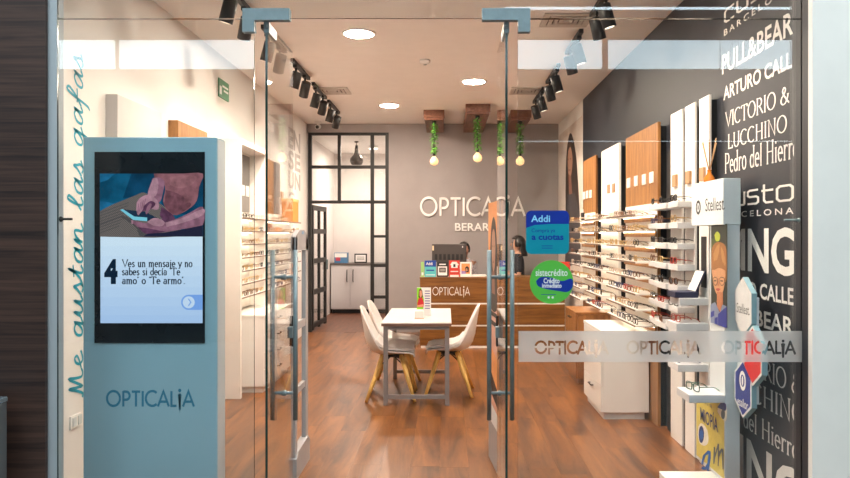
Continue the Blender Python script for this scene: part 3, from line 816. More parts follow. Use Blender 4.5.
for i, (y0, y1) in enumerate(((3.75, 4.4), (4.9, 5.55), (5.97, 6.7), (7.17, 8.0), (8.3, 9.2))):  # nearest pair is out of view, added to brighten stand and brand names
    track(xr, y0, y1, [(y0 + .15, (XR - .05, y0 + .25, 1.2)), (y1 - .2, (XR - .05, y1 + .4, 1.3))], 1, 'pair of black track spotlights over the brand wall, %s from the glass front' % nth[i])

# ------------------------------------------------------------------ wooden beams with hanging greenery and bulbs
M_beam = wood('dark_beam_wood', (.10, .035, .018), (.22, .09, .05), .5, sc=(10, 1, 10))
M_leaf = mat('vine_leaf', (.09, .30, .03), .6, var=.4, scale=40)
M_bulb = glass('amber_bulb_glass', (1.0, .90, .72), .08)
M_fil = emis('bulb_filament', (1.0, .62, .28), 3.0)
M_wire = mat('black_cord', (.02, .02, .02), .6)
for (px, py, lab, wd, ys, ye) in ((434, 110, 'left of the three', .27, 0, 0), (478, 104, 'middle', .31, 0, 0), (521, 110, 'right', .27, 0, 0)):
    Y = F * (ZC - CH) / (VY - py); x = sX(px, Y)
    where = {'left of the three': 'nearest the glazed partition', 'middle': 'between the two others', 'right': 'nearest the portrait wall'}[lab]
    t = thing('ceiling_beam', (x, Y, ZC - .14), 'short dark wooden ceiling beam by the taupe wall, ' + where, 'beam', 'wooden beams over the desk')
    bx('beam', M_beam, t, x - wd / 2, x + wd / 2, Y, YB, ZC - .14, ZC, .008)
    bx('end_cap', M_beam, t, x - wd / 2 - .012, x + wd / 2 + .012, Y - .02, Y + .05, ZC - .11, ZC, .006)
    yl = Y + .12
    g = thing('hanging_lamp', (x, yl, ZC - .75), 'bare bulb on a vine-wrapped cord under the beam ' + where, 'lamp', 'vine-wrapped bulb lamps')
    zt, zb = ZC - .14, ZC - .14 - .46
    B().lathe([(.03, 0), (.03, -.03), (.012, -.04)], (x, yl, zt), 12).build('ceiling_cup', M_black, g)
    B().tube([(x, yl, zt), (x, yl, zb)], .006, 6).build('cord', M_wire, g)
    b = B()
    for k in range(300):
        z = zt - .02 - random.random() * .44; a = random.random() * 2 * PI; r = .012 + random.random() * .042
        c = Vector((x + r * math.cos(a), yl + r * math.sin(a), z)); d = Vector((math.cos(a), math.sin(a), random.uniform(-1.2, .3))).normalized()
        s_ = d.cross(Vector((0, 0, 1))).normalized() * .012
        b.add([c - d * .004, c + d * .014 + s_, c + d * .036, c + d * .014 - s_], [(0, 1, 2, 3)])
    tag(b.build('vine', M_leaf, g), kind='stuff')
    B().lathe([(.018, 0), (.018, -.045), (.014, -.05)], (x, yl, zb + .005), 12).build('socket', M_black, g)
    bl = B().lathe([(.016, -.035), (.028, -.05), (.056, -.085), (.062, -.115), (.05, -.15), (.018, -.168)], (x, yl, zb), 16).build('bulb', mat('lit_amber_bulb', (.75, .55, .32), .15, var=.3, scale=60, emit=(1.0, .60, .26), es=.75), g)
    B().tube([(x - .014, yl, zb - .06), (x - .032, yl, zb - .13), (x - .012, yl + .02, zb - .075), (x, yl - .02, zb - .14), (x + .012, yl + .02, zb - .075), (x + .032, yl, zb - .13), (x + .014, yl, zb - .06)], .006, 6).build('filament', M_fil, bl)

# ------------------------------------------------------------------ back wall sign, raised letters
sg = thing('wall_sign', (sX(472, YB), YB, sZ(232, YB)), 'raised white shop name lettering on the taupe wall', 'sign')
M_sign = mat('sign_letter_white', (.88, .86, .84), .4)
frb = frame_front(YB)
g = logo_mesh(.125)
lay('letters', fit(g, sX(420, YB), sX(525.5, YB), sZ(216, YB), sZ(197.7, YB), (0, .96)), frb, M_sign, sg, .012, None, .03)
lay('letters', fit(bfont('BERAR', .015), sX(455, YB), sX(489.5, YB), sZ(231, YB), sZ(223, YB)), frb, M_sign, sg, .008, None, .02)

# ------------------------------------------------------------------ back room contents
yc0, yc1 = 13.72, 14.28
M_cab = mat('grey_white_cabinet', (.62, .60, .61), .45, var=.02)
cbt = thing('cabinet', (-1.75, yc0, 0), 'pale grey two-door base cabinet in the back room', 'cabinet')
xc0, xc1 = sX(331, 13.75), sX(389, 13.75)
bx('body', M_cab, cbt, xc0, xc1, yc0 + .02, yc1, .08, .95)
bx('plinth', M_black, cbt, xc0 + .02, xc1 - .02, yc0 + .06, yc1, 0, .08)
bx('worktop', mat('grey_worktop', (.12, .10, .09), .4), cbt, xc0 - .01, xc1 + .01, yc0 - .01, yc1, .95, .985)
n = 3; wdo = (xc1 - xc0) / n
for i in range(n):
    d = bx('door', M_cab, cbt, xc0 + i * wdo + .004, xc0 + (i + 1) * wdo - .004, yc0, yc0 + .019, .09, .94, .003)
    hxp = xc0 + (i + 1) * wdo - .06 if i != 1 else xc0 + i * wdo + .06
    B().tube([(hxp, yc0, .62), (hxp, yc0 - .03, .64), (hxp, yc0 - .03, .84), (hxp, yc0, .86)], .009, 8).build('handle', M_black, d)
xq0, xq1 = sX(335, 13.9), sX(348, 13.9)
t = thing('box', ((xq0 + xq1) / 2, 13.9, .985), 'blue and white printed carton on the back room cabinet', 'box')
bx('carton', mat('carton_blue', (.07, .20, .38), .5), t, xq0, xq1, 13.8, 14.0, .985, 1.19, .004)
polys('print', [(M_pwhite, [(xq0 + .01, 1.1), (xq1 - .01, 1.1), (xq1 - .01, 1.18), (xq0 + .01, 1.18)]), (mat('carton_red', (.5, .06, .1), .5), [(xq0 + .03, 1.03), (xq0 + .12, 1.03), (xq0 + .12, 1.1), (xq0 + .03, 1.1)])], frame_front(13.8), t)
xq0, xq1 = sX(354.5, 13.9), sX(367, 13.9)
t = thing('picture_frame', ((xq0 + xq1) / 2, 13.9, .985), 'small dark framed notice on the back room cabinet', 'frame')
bx('frame', M_black, t, xq0, xq1, 13.88, 13.92, .985, 1.17, .004)
polys('sheet', [(M_pwhite, [(xq0 + .025, 1.01), (xq1 - .025, 1.01), (xq1 - .025, 1.145), (xq0 + .025, 1.145)])] + [(M_black, [(xq0 + .05, zz), (xq1 - .05, zz), (xq1 - .05, zz + .008), (xq0 + .05, zz + .008)]) for zz in (1.05, 1.075, 1.1)], frame_front(13.88), t)
# pendant lamp
x, y = sX(356.5, 12.4), 12.4
zb, zt = sZ(164.5, y), sZ(148, y)
t = thing('pendant_lamp', (x, y, zb), 'smoked glass bell pendant lamp hanging in the back room', 'lamp')
B().lathe([(.035, 0), (.035, -.02), (.01, -.03)], (x, y, 3.2), 12).build('ceiling_rose', M_black, t)
B().tube([(x, y, 3.18), (x, y, zt + .05)], .006, 6).build('cord', M_wire, t)
B().lathe([(.022, .05), (.03, .0), (.024, -.03)], (x, y, zt), 12).build('cap', M_black, t)
hh = zt - zb
M_smoke = mat('smoked_glass', (.10, .085, .08), .15, var=.1)
B().lathe([(.03, 0), (.035, -.25 * hh), (.05, -.4 * hh), (.11, -.62 * hh), (.12, -.8 * hh), (.10, -hh), (.09, -hh), (.10, -.8 * hh), (.03, -.25 * hh)], (x, y, zt), 20).build('shade', M_smoke, t)
B().lathe([(.02, -.3 * hh), (.03, -.6 * hh), (.01, -.72 * hh)], (x, y, zt), 12).build('bulb', emis('pendant_bulb', (1, .8, .6), 4.0), t)
# back room ceiling spot
t = thing('ceiling_light', (-1.35, 13.0, 3.14), 'round surface spotlight lighting the back room wall', 'ceiling light')
B().lathe([(.09, 0), (.09, -.05), (.08, -.055)], (-1.35, 13.0, 3.2), 20).build('housing', M_rim, t)
B().lathe([(.075, -.056), (.075, -.058)], (-1.35, 13.0, 3.2), 20).build('diffuser', emis('back_room_diffuser', (1, .86, .72), 12), t)
ld = bpy.data.lights.new('back_room', 'AREA'); ld.energy = BACK_W; ld.color = (1.0, .85, .72); ld.shape = 'DISK'; ld.size = .15
lo = bpy.data.objects.new('back_room_lamp', ld); COL.objects.link(lo); lo.parent = t; lo.location = (0, 0, -.02)
# ------------------------------------------------------------------ digital kiosk behind the left side light
YK, YK2 = 3.85, 3.99
def kX(px): return sX(px, YK)
def kZ(py): return sZ(py, YK)
M_kio = mat('kiosk_blue_grey_lacquer', (.31, .50, .59), .30, var=.015, coat=.2)
M_kside = mat('kiosk_side_lacquer', (.55, .58, .60), .4, var=.015)
kx0, kx1, kz1 = kX(83), kX(217), kZ(137)
ki = thing('digital_kiosk', ((kx0 + kx1) / 2, (YK + YK2) / 2, 0), 'tall blue-grey advertising kiosk with a lit screen behind the glass', 'kiosk')
B().box(kx0, kx1, YK, YK2, .03, kz1, 0, .006).build('housing', M_kio, ki)
bx('side_panel', M_kside, ki, kx1, kx1 + .002, YK + .01, YK2 - .005, .04, kz1 - .01)
bx('base', M_black, ki, kx0 + .02, kx1 - .02, YK + .01, YK2 - .01, 0, .03)
scr = bx('screen', mat('screen_black_glass', (.010, .014, .018), .08, var=.1), ki, kX(95), kX(205), YK - .006, YK, kZ(343), kZ(152))
fk = frame_front(YK - .006)
def z1_(x, y): return (kX(90 + x / 5.976), kZ(165 + y / 5.976))
def zz(pts): return [z1_(*p) for p in pts]
E = lambda n, r, g, b_: emis('screen_' + n, tuple((c / 255) ** 2.2 * .86 for c in (r, g, b_)), 1.0)
EV = lambda n, r, g, b_, v=.3, sc=40, st=False: emis_var('screen_' + n, tuple((c / 255) ** 2.2 * .86 for c in (r, g, b_)), v, sc, st)
teal, teal2, hi = EV('teal', 22, 84, 116, .35, 9), EV('deep_teal', 18, 62, 90, .4, 9), EV('cyan', 34, 104, 145, .3, 14)
knit, knit2 = EV('knit', 104, 98, 96, .5, 55, True), EV('knit_dark', 80, 78, 80, .5, 60, True)
rose, rose2, rosed = EV('rose', 128, 86, 94, .35, 22), EV('rose_light', 140, 96, 103, .35, 22), EV('rose_dark', 110, 72, 82, .4, 24)
skin, skin2, skind = EV('skin', 168, 128, 143, .2, 30), EV('skin_mid', 138, 98, 117, .25, 30), EV('skin_dark', 92, 60, 84, .3, 30)
phone, rimc, shade = E('phone', 34, 52, 74), E('phone_rim', 120, 200, 222), E('shade', 38, 40, 62)
shapes = [
 (teal, zz([(62, 52), (678, 52), (678, 428), (62, 428)])),
 (hi, zz([(62, 52), (150, 52), (110, 90), (62, 105)])),
 (teal2, zz([(250, 52), (420, 52), (360, 170), (200, 200)])),
 (teal2, zz([(430, 52), (678, 52), (678, 290), (430, 300)])),
 (hi, zz([(62, 215), (110, 222), (165, 235), (62, 272)])),
 (knit, zz(cr([(62, 278), (120, 245), (200, 212), (280, 180), (330, 165), (400, 215), (470, 270), (520, 340), (520, 428), (62, 428)], 3))),
 (knit2, zz([(62, 350), (200, 300), (330, 360), (400, 428), (62, 428)])),
 (knit, zz([(62, 362), (190, 312), (280, 372), (300, 428), (62, 428)])),
] + [(knit2, zz([(62 + 0 * k, 285 + 17 * k), (235 - 8 * k, 222 + 20 * k), (237 - 8 * k, 226 + 20 * k), (62, 290 + 17 * k)])) for k in range(8)] + [
 (rose, zz(cr([(385, 52), (470, 52), (560, 52), (677, 52), (655, 130), (640, 215), (590, 265), (520, 300), (470, 280), (440, 220), (452, 150), (440, 100), (390, 80)], 3))),
 (rose2, zz(cr([(480, 70), (560, 62), (640, 70), (610, 120), (540, 140), (480, 120)], 3))),
 (rosed, zz(cr([(455, 150), (500, 160), (560, 190), (570, 225), (520, 240), (600, 225), (590, 262), (500, 295), (450, 240)], 3))),
 (skin2, zz(cr([(378, 80), (410, 74), (448, 98), (440, 160), (425, 215), (395, 230), (350, 195), (352, 150)], 3))),
 (skin, zz(cr([(380, 82), (405, 80), (412, 130), (395, 185), (352, 190), (354, 150)], 3))),
 (skind, zz(cr([(430, 250), (500, 300), (510, 345), (450, 345), (420, 300)], 3))),
 (phone, zz([(190, 265), (330, 278), (415, 322), (345, 334), (262, 325)])),
 (rimc, zz([(184, 268), (200, 264), (268, 308), (345, 314), (345, 336), (262, 328)])),
 (skin, zz(cr([(282, 225), (300, 200), (330, 182), (365, 182), (400, 205), (416, 245), (405, 268), (370, 262), (330, 262), (306, 285), (290, 300), (280, 265)], 3))),
 (skind, zz(cr([(330, 240), (365, 215), (395, 232), (370, 262), (330, 275), (312, 278)], 3))),
 (skin2, zz(cr([(335, 285), (345, 250), (362, 230), (372, 240), (352, 282), (340, 296)], 3))),
] + [(skin2, zz([(292 + 14 * k, 232 - 10 * k), (298 + 14 * k, 230 - 10 * k), (292 + 10 * k, 286 - 8 * k), (286 + 10 * k, 286 - 8 * k)])) for k in range(4)] + [
 (skin2, zz(cr([(430, 350), (520, 322), (600, 285), (677, 250), (677, 358), (560, 382), (450, 402)], 3))),
 (skin, zz(cr([(440, 348), (540, 322), (677, 262), (677, 300), (560, 345), (450, 372)], 3))),
 (skin2, zz(cr([(252, 330), (300, 340), (345, 346), (380, 318), (420, 322), (455, 348), (455, 395), (400, 406), (330, 402), (290, 372), (262, 350)], 3))),
 (skin, zz(cr([(345, 342), (380, 318), (425, 324), (450, 345), (430, 366), (380, 362)], 3))),
 (skind, zz(cr([(290, 372), (350, 378), (420, 392), (455, 398), (360, 412), (320, 404)], 3))),
 (skin, zz([(250, 330), (262, 330), (262, 352), (252, 352)])),
 (shade, zz([(450, 404), (560, 384), (677, 360), (677, 428), (320, 428), (350, 410)])),
]
polys('screen_picture', shapes, fk, scr, .0004, .00004)
wh = [E('white_%d' % k, 168 + 5 * k, 200 + 4 * k, 240 + 1.4 * k) for k in range(9)]
sw0, sw1 = kX(101), kX(203)
ys = [323, 315, 306, 297, 287, 276, 266, 256, 246, 236.6]
polys('screen_page', [(wh[k], [(sw0, kZ(ys[k])), (sw1, kZ(ys[k])), (sw1, kZ(ys[k + 1])), (sw0, kZ(ys[k + 1]))]) for k in range(9)], fk, scr, .0004, 0)
ink = E('ink', 22, 40, 58)
g = fit(bfont('4', .06), kX(104.8), kX(118.2), kZ(284), kZ(259)); lay('screen_print', g, fk, ink, scr, .0012)
for s_, a, b_, py in (('Ves un mensaje y no', 122.5, 193, 266.8), ('sabes si decía \'Te', 122.5, 181, 275), ('amo\' o \'Te armo\'.', 122.5, 185.5, 283.8)):
    g = serif_mesh(s_, .10, .17); lay('screen_print', fit(g, kX(a), kX(b_), kZ(py), kZ(py - 7.2), (0, 1)), fk, ink, scr, .0012)
icon, icon2 = E('icon', 120, 165, 235), E('icon_light', 196, 220, 246)
cxp, cyp = 189.2, 302.2
polys('screen_icon', [(icon, [(kX(cxp), kZ(cyp + 7.6)), (kX(203), kZ(cyp + 7.6)), (kX(203), kZ(cyp - 7.6)), (kX(cxp), kZ(cyp - 7.6))]), (icon, [(kX(cxp + 7.6 * math.cos(a)), kZ(cyp + 7.6 * math.sin(a))) for a in [i * PI / 14 for i in range(28)]]),
      (icon2, [(kX(cxp + 6 * math.cos(a)), kZ(cyp + 6 * math.sin(a))) for a in [i * PI / 14 for i in range(28)]]),
      (icon, [(kX(188.2), kZ(298.5)), (kX(189.4), kZ(298.5)), (kX(192), kZ(302.2)), (kX(189.4), kZ(306)), (kX(188.2), kZ(306)), (kX(190.6), kZ(302.2))])], fk, scr, .001, .0001)
lay('logo_lettering', fit(logo_mesh(.155), kX(106), kX(195), kZ(406.5), kZ(391), (0, .96)), frame_front(YK), M_tealprint, ki, .001)

# grey steel bin at the far left
t = thing('steel_bin', (-2.25, 3.27, 0), 'square steel bin in front of the dark wood cladding', 'bin')
xa = sX(7, 3.40)
bx('body', mat('bin_steel', (.28, .31, .33), .35, metal=.7), t, xa - .3, xa, 3.15, 3.40, 0, sZ(412, 3.2), .004)
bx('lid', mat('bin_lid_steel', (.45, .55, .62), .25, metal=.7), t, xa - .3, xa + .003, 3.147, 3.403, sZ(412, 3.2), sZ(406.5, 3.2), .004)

# ------------------------------------------------------------------ eyewear
def glasses_mesh(style, col_m, lens_m, sun):
    """front at +x? local: width along y, front faces -x, temples run to +x; rests on z = 0"""
    fb = B(); lb = B()
    w_, h_ = (.058, .044) if style == 0 else ((.052, .048) if style == 1 else (.060, .038))
    zc = h_ / 2 + .004
    for s_ in (-1, 1):
        cy = s_ * (w_ / 2 + .008); n = 12
        e = (4.0, 2.0, 3.0)[style]
        loop = []
        for k in range(n):
            a = 2 * PI * k / n; c, s2 = math.cos(a), math.sin(a)
            loop.append((0, cy + math.copysign(abs(c) ** (2 / e), c) * w_ / 2, zc + math.copysign(abs(s2) ** (2 / e), s2) * h_ / 2))
        fb.tube(loop, .0032, 4, closed=True)
        lb.add([(0.0005, p[1], p[2]) for p in loop], [tuple(range(n))])
        ye = cy + s_ * w_ / 2
        fb.tube([(0, ye, zc + .008), (.012, ye + s_ * .004, zc + .008), (.085, ye + s_ * .003, zc + .004), (.115, ye - s_ * .002, zc - .004), (.14, ye - s_ * .004, .003)], [.0034, .0034, .003, .003, .004], 4)
    fb.tube([(0, -.008, zc + .008), (-.002, 0, zc + .012), (0, .008, zc + .008)], .003, 4)
    return fb, lb
FR = {'black': mat('black_acetate', (.012, .011, .011), .25), 'tortoise': mat('tortoise_acetate', (.16, .055, .015), .3, var=.6, scale=90),
      'clear': mat('pale_acetate', (.62, .50, .40), .3), 'gold': mat('gold_wire', (.60, .40, .17), .3, metal=.6), 'red': mat('red_acetate', (.45, .04, .02), .3), 'navy': mat('navy_acetate', (.02, .035, .12), .3), 'green': mat('green_acetate', (.02, .10, .07), .3)}
CNAME = {'black': 'black-framed', 'tortoise': 'tortoiseshell', 'clear': 'pale-framed', 'gold': 'gold-rimmed', 'red': 'red-framed', 'navy': 'navy-framed', 'green': 'green-framed'}
M_lens = glass('lens_glass', (.93, .95, .96), .05)
M_sun = glass('dark_lens', (.10, .10, .12), .06)
GP = {}
def glasses_proto(c, style, sun):
    k = (c, style, sun)
    if k not in GP:
        fb_, lb_ = glasses_mesh(style, None, None, sun)
        one = B(); one.add(fb_.v, fb_.f, 0, True); one.add(lb_.v, lb_.f, 1)
        a = one.build('eyeglasses', [FR[c], M_sun if sun else M_lens]); me = a.data; bpy.data.objects.remove(a)
        f_ = fb_.build('frame', FR[c]); mf = f_.data; bpy.data.objects.remove(f_)
        l_ = lb_.build('lenses', M_sun if sun else M_lens); ml = l_.data; bpy.data.objects.remove(l_)
        GP[k] = (me, mf, ml)
    return GP[k]
def put_glasses(c, style, sun, loc, rz, where, parts=False):
    me, mf, ml = glasses_proto(c, style, sun)
    lab = '%s %s %s' % (CNAME[c], 'sunglasses' if sun else 'eyeglasses', where)
    grp = 'eyewear ' + where
    if parts:
        o = bpy.data.objects.new('sunglasses' if sun else 'eyeglasses', None); o.empty_display_size = .03; COL.objects.link(o)
        for nm, d in (('frame', mf), ('lenses', ml)):
            q = bpy.data.objects.new(nm, d); COL.objects.link(q); q.parent = o
    else:
        o = bpy.data.objects.new('sunglasses' if sun else 'eyeglasses', me); COL.objects.link(o)
    o.location = loc; o.rotation_euler = (0, 0, rz)
    tag(o, lab, 'glasses', grp)
    return o
ORD = ['top', 'second', 'third', 'fourth', 'fifth', 'sixth', 'seventh', 'lowest']

# ------------------------------------------------------------------ display units on the right wall
ROWS = [1.707 - .128 * k for k in range(8)]
M_shelf = mat('white_shelf', (.85, .82, .79), .35, var=.02)
M_shedge = mat('shelf_edge_brown', (.16, .10, .07), .4)
M_plate = mat('brand_plate_white', (.82, .80, .78), .4)
M_plateb = mat('brand_plate_tan', (.42, .24, .12), .45)
M_backlit = mat('white_back_panel', (.86, .82, .77), .5, var=.01)
M_addglow = emis('added_shelf_glow', (1.0, .82, .62), 16.0)  # glow strips added under the shelves to whiten the displays
def unit(nm, y0, y1, top_m, low_m, lab, plates, pm, bottom=0.0, zsplit=1.80, rails=None):
    t = thing('eyewear_display', (1.74, (y0 + y1) / 2, 0), lab, 'display')
    bx('board', top_m, t, 1.70, 1.725, y0, y1, 0.0, 2.45, .003); bx('spacer', M_black, t, 1.725, XR - .0005, y0 + .03, y1 - .03, 0.0, 2.42)
    bx('back_panel', low_m, t, 1.695, 1.70, y0 + .01, y1 - .01, .74, zsplit)
    for k, z in enumerate(ROWS):
        s_ = bx('shelf', M_shelf, t, 1.52, 1.70, y0, y1, z - .012, z)
        bx('edge_strip', M_shedge, s_, 1.516, 1.52, y0, y1, z - .013, z + .001)
        bx('added_glow_strip', M_addglow, s_, 1.672, 1.680, y0 + .02, y1 - .02, z - .017, z - .0125)  # added glow, no visible fitting
        if rails: bx('rail', rails, s_, 1.682, 1.6945, y0 + .005, y1 - .005, z - .055, z - .0125)
    for (px, py) in plates:
        yc = sideY(px, 1.70); z = CH - (py - VY) * yc / F
        bx('brand_plate', pm, t, 1.69, 1.70, yc - .05, yc + .05, z - .045, z + .045, .002)
    return t
unit('R3', 5.62, 6.62, M_oak, M_backlit, 'tall oak eyewear display board with eight lit shelves on the brand wall', [(629, 183), (636.5, 181), (644.5, 179.5), (652, 177.5)], M_plate, rails=M_oak)
unit('R2', 6.89, 7.66, M_laml, M_backlit, 'tall white eyewear display board with eight shelves between two oak boards', [(609, 189), (614, 188)], M_plateb)
unit('R1', 7.95, 8.68, M_oak, M_backlit, 'tall oak eyewear display board beside the portrait of a long-haired woman', [(584.5, 195.5), (587.5, 194.5), (591, 194)], M_plate, rails=M_oak)
WHR = {'R3': (5.62, 6.62, 6, 'of the oak board behind the white drawer cabinet'), 'R2': (6.89, 7.66, 4, 'of the white board between the oak boards'), 'R1': (7.95, 8.68, 3, 'of the oak board beside the portrait')}
for u, (y0, y1, n, wh_) in WHR.items():
    for k, z in enumerate(ROWS):
        for i in range(n):
            c = random.choice(['gold', 'clear', 'gold', 'tortoise', 'clear', 'black'] if k < 4 else ['tortoise', 'black', 'black', 'clear', 'gold', 'navy', 'tortoise', 'black', 'red'])
            y = y0 + (y1 - y0) * (i + .5) / n + random.uniform(-.012, .012)
            put_glasses(c, random.randrange(3), False, (1.54 + random.uniform(0, .012), y, z + .0005), random.uniform(-.15, .15), 'on the %s shelf %s' % (ORD[k], wh_))
# one dark upright display bottle/box on the top shelf of the far oak board
t = thing('cologne_bottle', (1.62, sX(0, 1) * 0 + 8.25, ROWS[0]), 'small black bottle on the top shelf of the oak board beside the portrait', 'bottle')
bx('flask', M_black, t, 1.61, 1.65, 8.33, 8.37, ROWS[0], ROWS[0] + .10, .004); bx('cap', M_grey, t, 1.62, 1.64, 8.34, 8.36, ROWS[0] + .10, ROWS[0] + .14, .002)

# near group: three narrow white boards with small block shelves
M_blk = mat('grey_white_block_shelf', (.66, .65, .66), .4, var=.02)
NB = [('farthest', 5.10, 5.36), ('middle', 4.84, 5.04), ('nearest', 4.58, 4.76)]
nbl = {'farthest': 'narrow white floor-to-head display board next to the tall oak board', 'middle': 'narrow white display board between two like it', 'nearest': 'narrow white display board beside the lens display stand'}
R4 = [1.775 - .147 * k for k in range(7)]
units4 = {}
for nm, y0, y1 in NB:
    t = thing('eyewear_display', (1.75, (y0 + y1) / 2, 0), nbl[nm], 'display', 'narrow white display boards'); units4[nm] = t
    bx('board', M_laml, t, 1.72, 1.738, y0, y1, 0.0, 2.46, .003); bx('spacer', M_black, t, 1.738, XR - .0005, y0 + .02, y1 - .02, 0.0, 2.43)
    yc = (y0 + y1) / 2
    bx('brand_plate', M_plateb if nm != 'x' else M_plate, t, 1.70, 1.72, yc - .04, yc + .04, 1.90, 1.99, .002)
for nm, y0, y1, wh_ in (('farthest', 5.10, 5.36, 'of the narrow board next to the oak board'), ('middle', 4.84, 5.04, 'of the middle narrow board')):
    t = units4[nm]
    for k, z in enumerate(R4):
        bx('block_shelf', M_blk, t, 1.60, 1.72, y0, y1, z - .042, z, .003)
        c = ['black', 'tortoise', 'black', 'gold', 'black', 'red', 'tortoise'][(k + (nm == 'middle') * 2) % 7]
        put_glasses(c, k % 3, k % 4 != 1, (1.605, (y0 + y1) / 2, z + .0005), random.uniform(-.2, .2), 'on the %s block shelf %s' % (ORD[k] if k < 6 else 'lowest', wh_), True)
# block shelves fixed to the dark wall between the oak board and the narrow ones
t = thing('shelf_ladder', (1.74, 5.48, 0), 'dark upright post with small white block shelves beside the oak board', 'display')
bx('upright', M_black, t, 1.755, XR - .0005, 5.45, 5.55, 0.0, 2.2)
for k, z in enumerate(R4):
    bx('block_shelf', M_blk, t, 1.62, 1.755, 5.405, 5.60, z - .040, z, .003)
    put_glasses(['black', 'navy', 'black', 'tortoise', 'black', 'black', 'red'][k], (k + 1) % 3, k % 2 == 0, (1.625, 5.50, z + .0005), random.uniform(-.15, .15), 'on the %s block shelf of the dark upright post' % (ORD[k] if k < 6 else 'lowest'), True)
# big block shelves of the nearest board
t = units4['nearest']
BIG = [(1.126, 1.53, 4.585, 4.78), (.96, 1.51, 4.585, 4.80), (.69, 1.52, 4.585, 4.80)]
for z, xa, y0, y1 in BIG: bx('block_shelf', M_blk, t, xa, 1.72, y0, y1, z - .048, z, .003)
put_glasses('red', 0, False, (1.54, 4.69, .9605), .1, 'on the middle thick shelf beside the lens display stand', True)
put_glasses('navy', 2, False, (1.54, 4.69, .6905), .1, 'on the lowest thick shelf beside the lens display stand', True)
# open navy eyeglass case with a white lid lining
t = thing('eyeglass_case', (1.60, 4.68, 1.126), 'open navy eyeglass box with white lining on a block shelf', 'case')
M_navy = mat('navy_case', (.022, .024, .06), .5)
bx('base', M_navy, t, 1.505, 1.66, 4.60, 4.76, 1.126, 1.165, .004)
cz = 1.165
B().prism([(1.65, 4.60, cz), (1.71, 4.60, cz + .135), (1.702, 4.60, cz + .139), (1.642, 4.60, cz + .004)], (0, .16, 0)).build('lid', M_navy, t)
B().prism([(1.641, 4.607, cz + .006), (1.699, 4.607, cz + .134), (1.6975, 4.607, cz + .1345), (1.6395, 4.607, cz + .0065)], (0, .146, 0)).build('lining', M_pwhite, t)

# ------------------------------------------------------------------ lens display stand near the glass
sx0, sx1, sy0, sy1, sz1 = 1.618, 1.705, 4.06, 4.55, 1.87
st_ = thing('display_stand', (1.66, 4.3, 0), 'slim white lens display stand with posters beside the brand names', 'display')
M_stand = mat('stand_white', (.70, .72, .73), .4, var=.015)
bx('column', M_stand, st_, sx0, sx1, sy0, 4.29, .565, 1.60, .002); bx('lower_column', M_stand, st_, sx0, sx1, sy0, 4.53, .10, .565, .002)
bx('header', M_stand, st_, sx0 - .012, sx1 + .003, sy0 - .004, sy1 + .03, 1.60, sz1, .003)
bx('plinth', M_lam, st_, 1.30, sx1, sy0 - .02, sy1 - .28, 0, .10, .004)
bx('slot', M_black, units4['nearest'], 1.716, 1.72, 4.62, 4.71, 1.19, 1.53)
fs_ = frame_right(sx0 - .012)
M_ink = mat('printed_black', (.015, .015, .016), .45)
yq = lambda px: -sideY(px, sx0 - .012)
lay('lettering', fit(bfont('Stellest', .0, 1.0), yq(705.5), yq(724), 1.685, 1.765), fs_, M_ink, st_, .001)
lay('lettering', fit(bfont('.', .0), yq(724.4), yq(725.2), 1.69, 1.70), fs_, M_ink, st_, .001)
ring = [( yq(698.4) + .042 * math.cos(a), 1.715 + .046 * math.sin(a)) for a in [i * PI / 12 for i in range(24)]]
ring2 = [( yq(698.4) + .025 * math.cos(a), 1.715 + .029 * math.sin(a)) for a in [i * PI / 12 for i in range(24)]]
ring3 = [( yq(698.4) + .008 * math.cos(a), 1.715 + .018 * math.sin(a)) for a in [i * PI / 12 for i in range(24)]]
polys('emblem', [(M_ink, ring), (M_stand, ring2), (M_ink, ring3)], fs_, st_, .001, .0004)
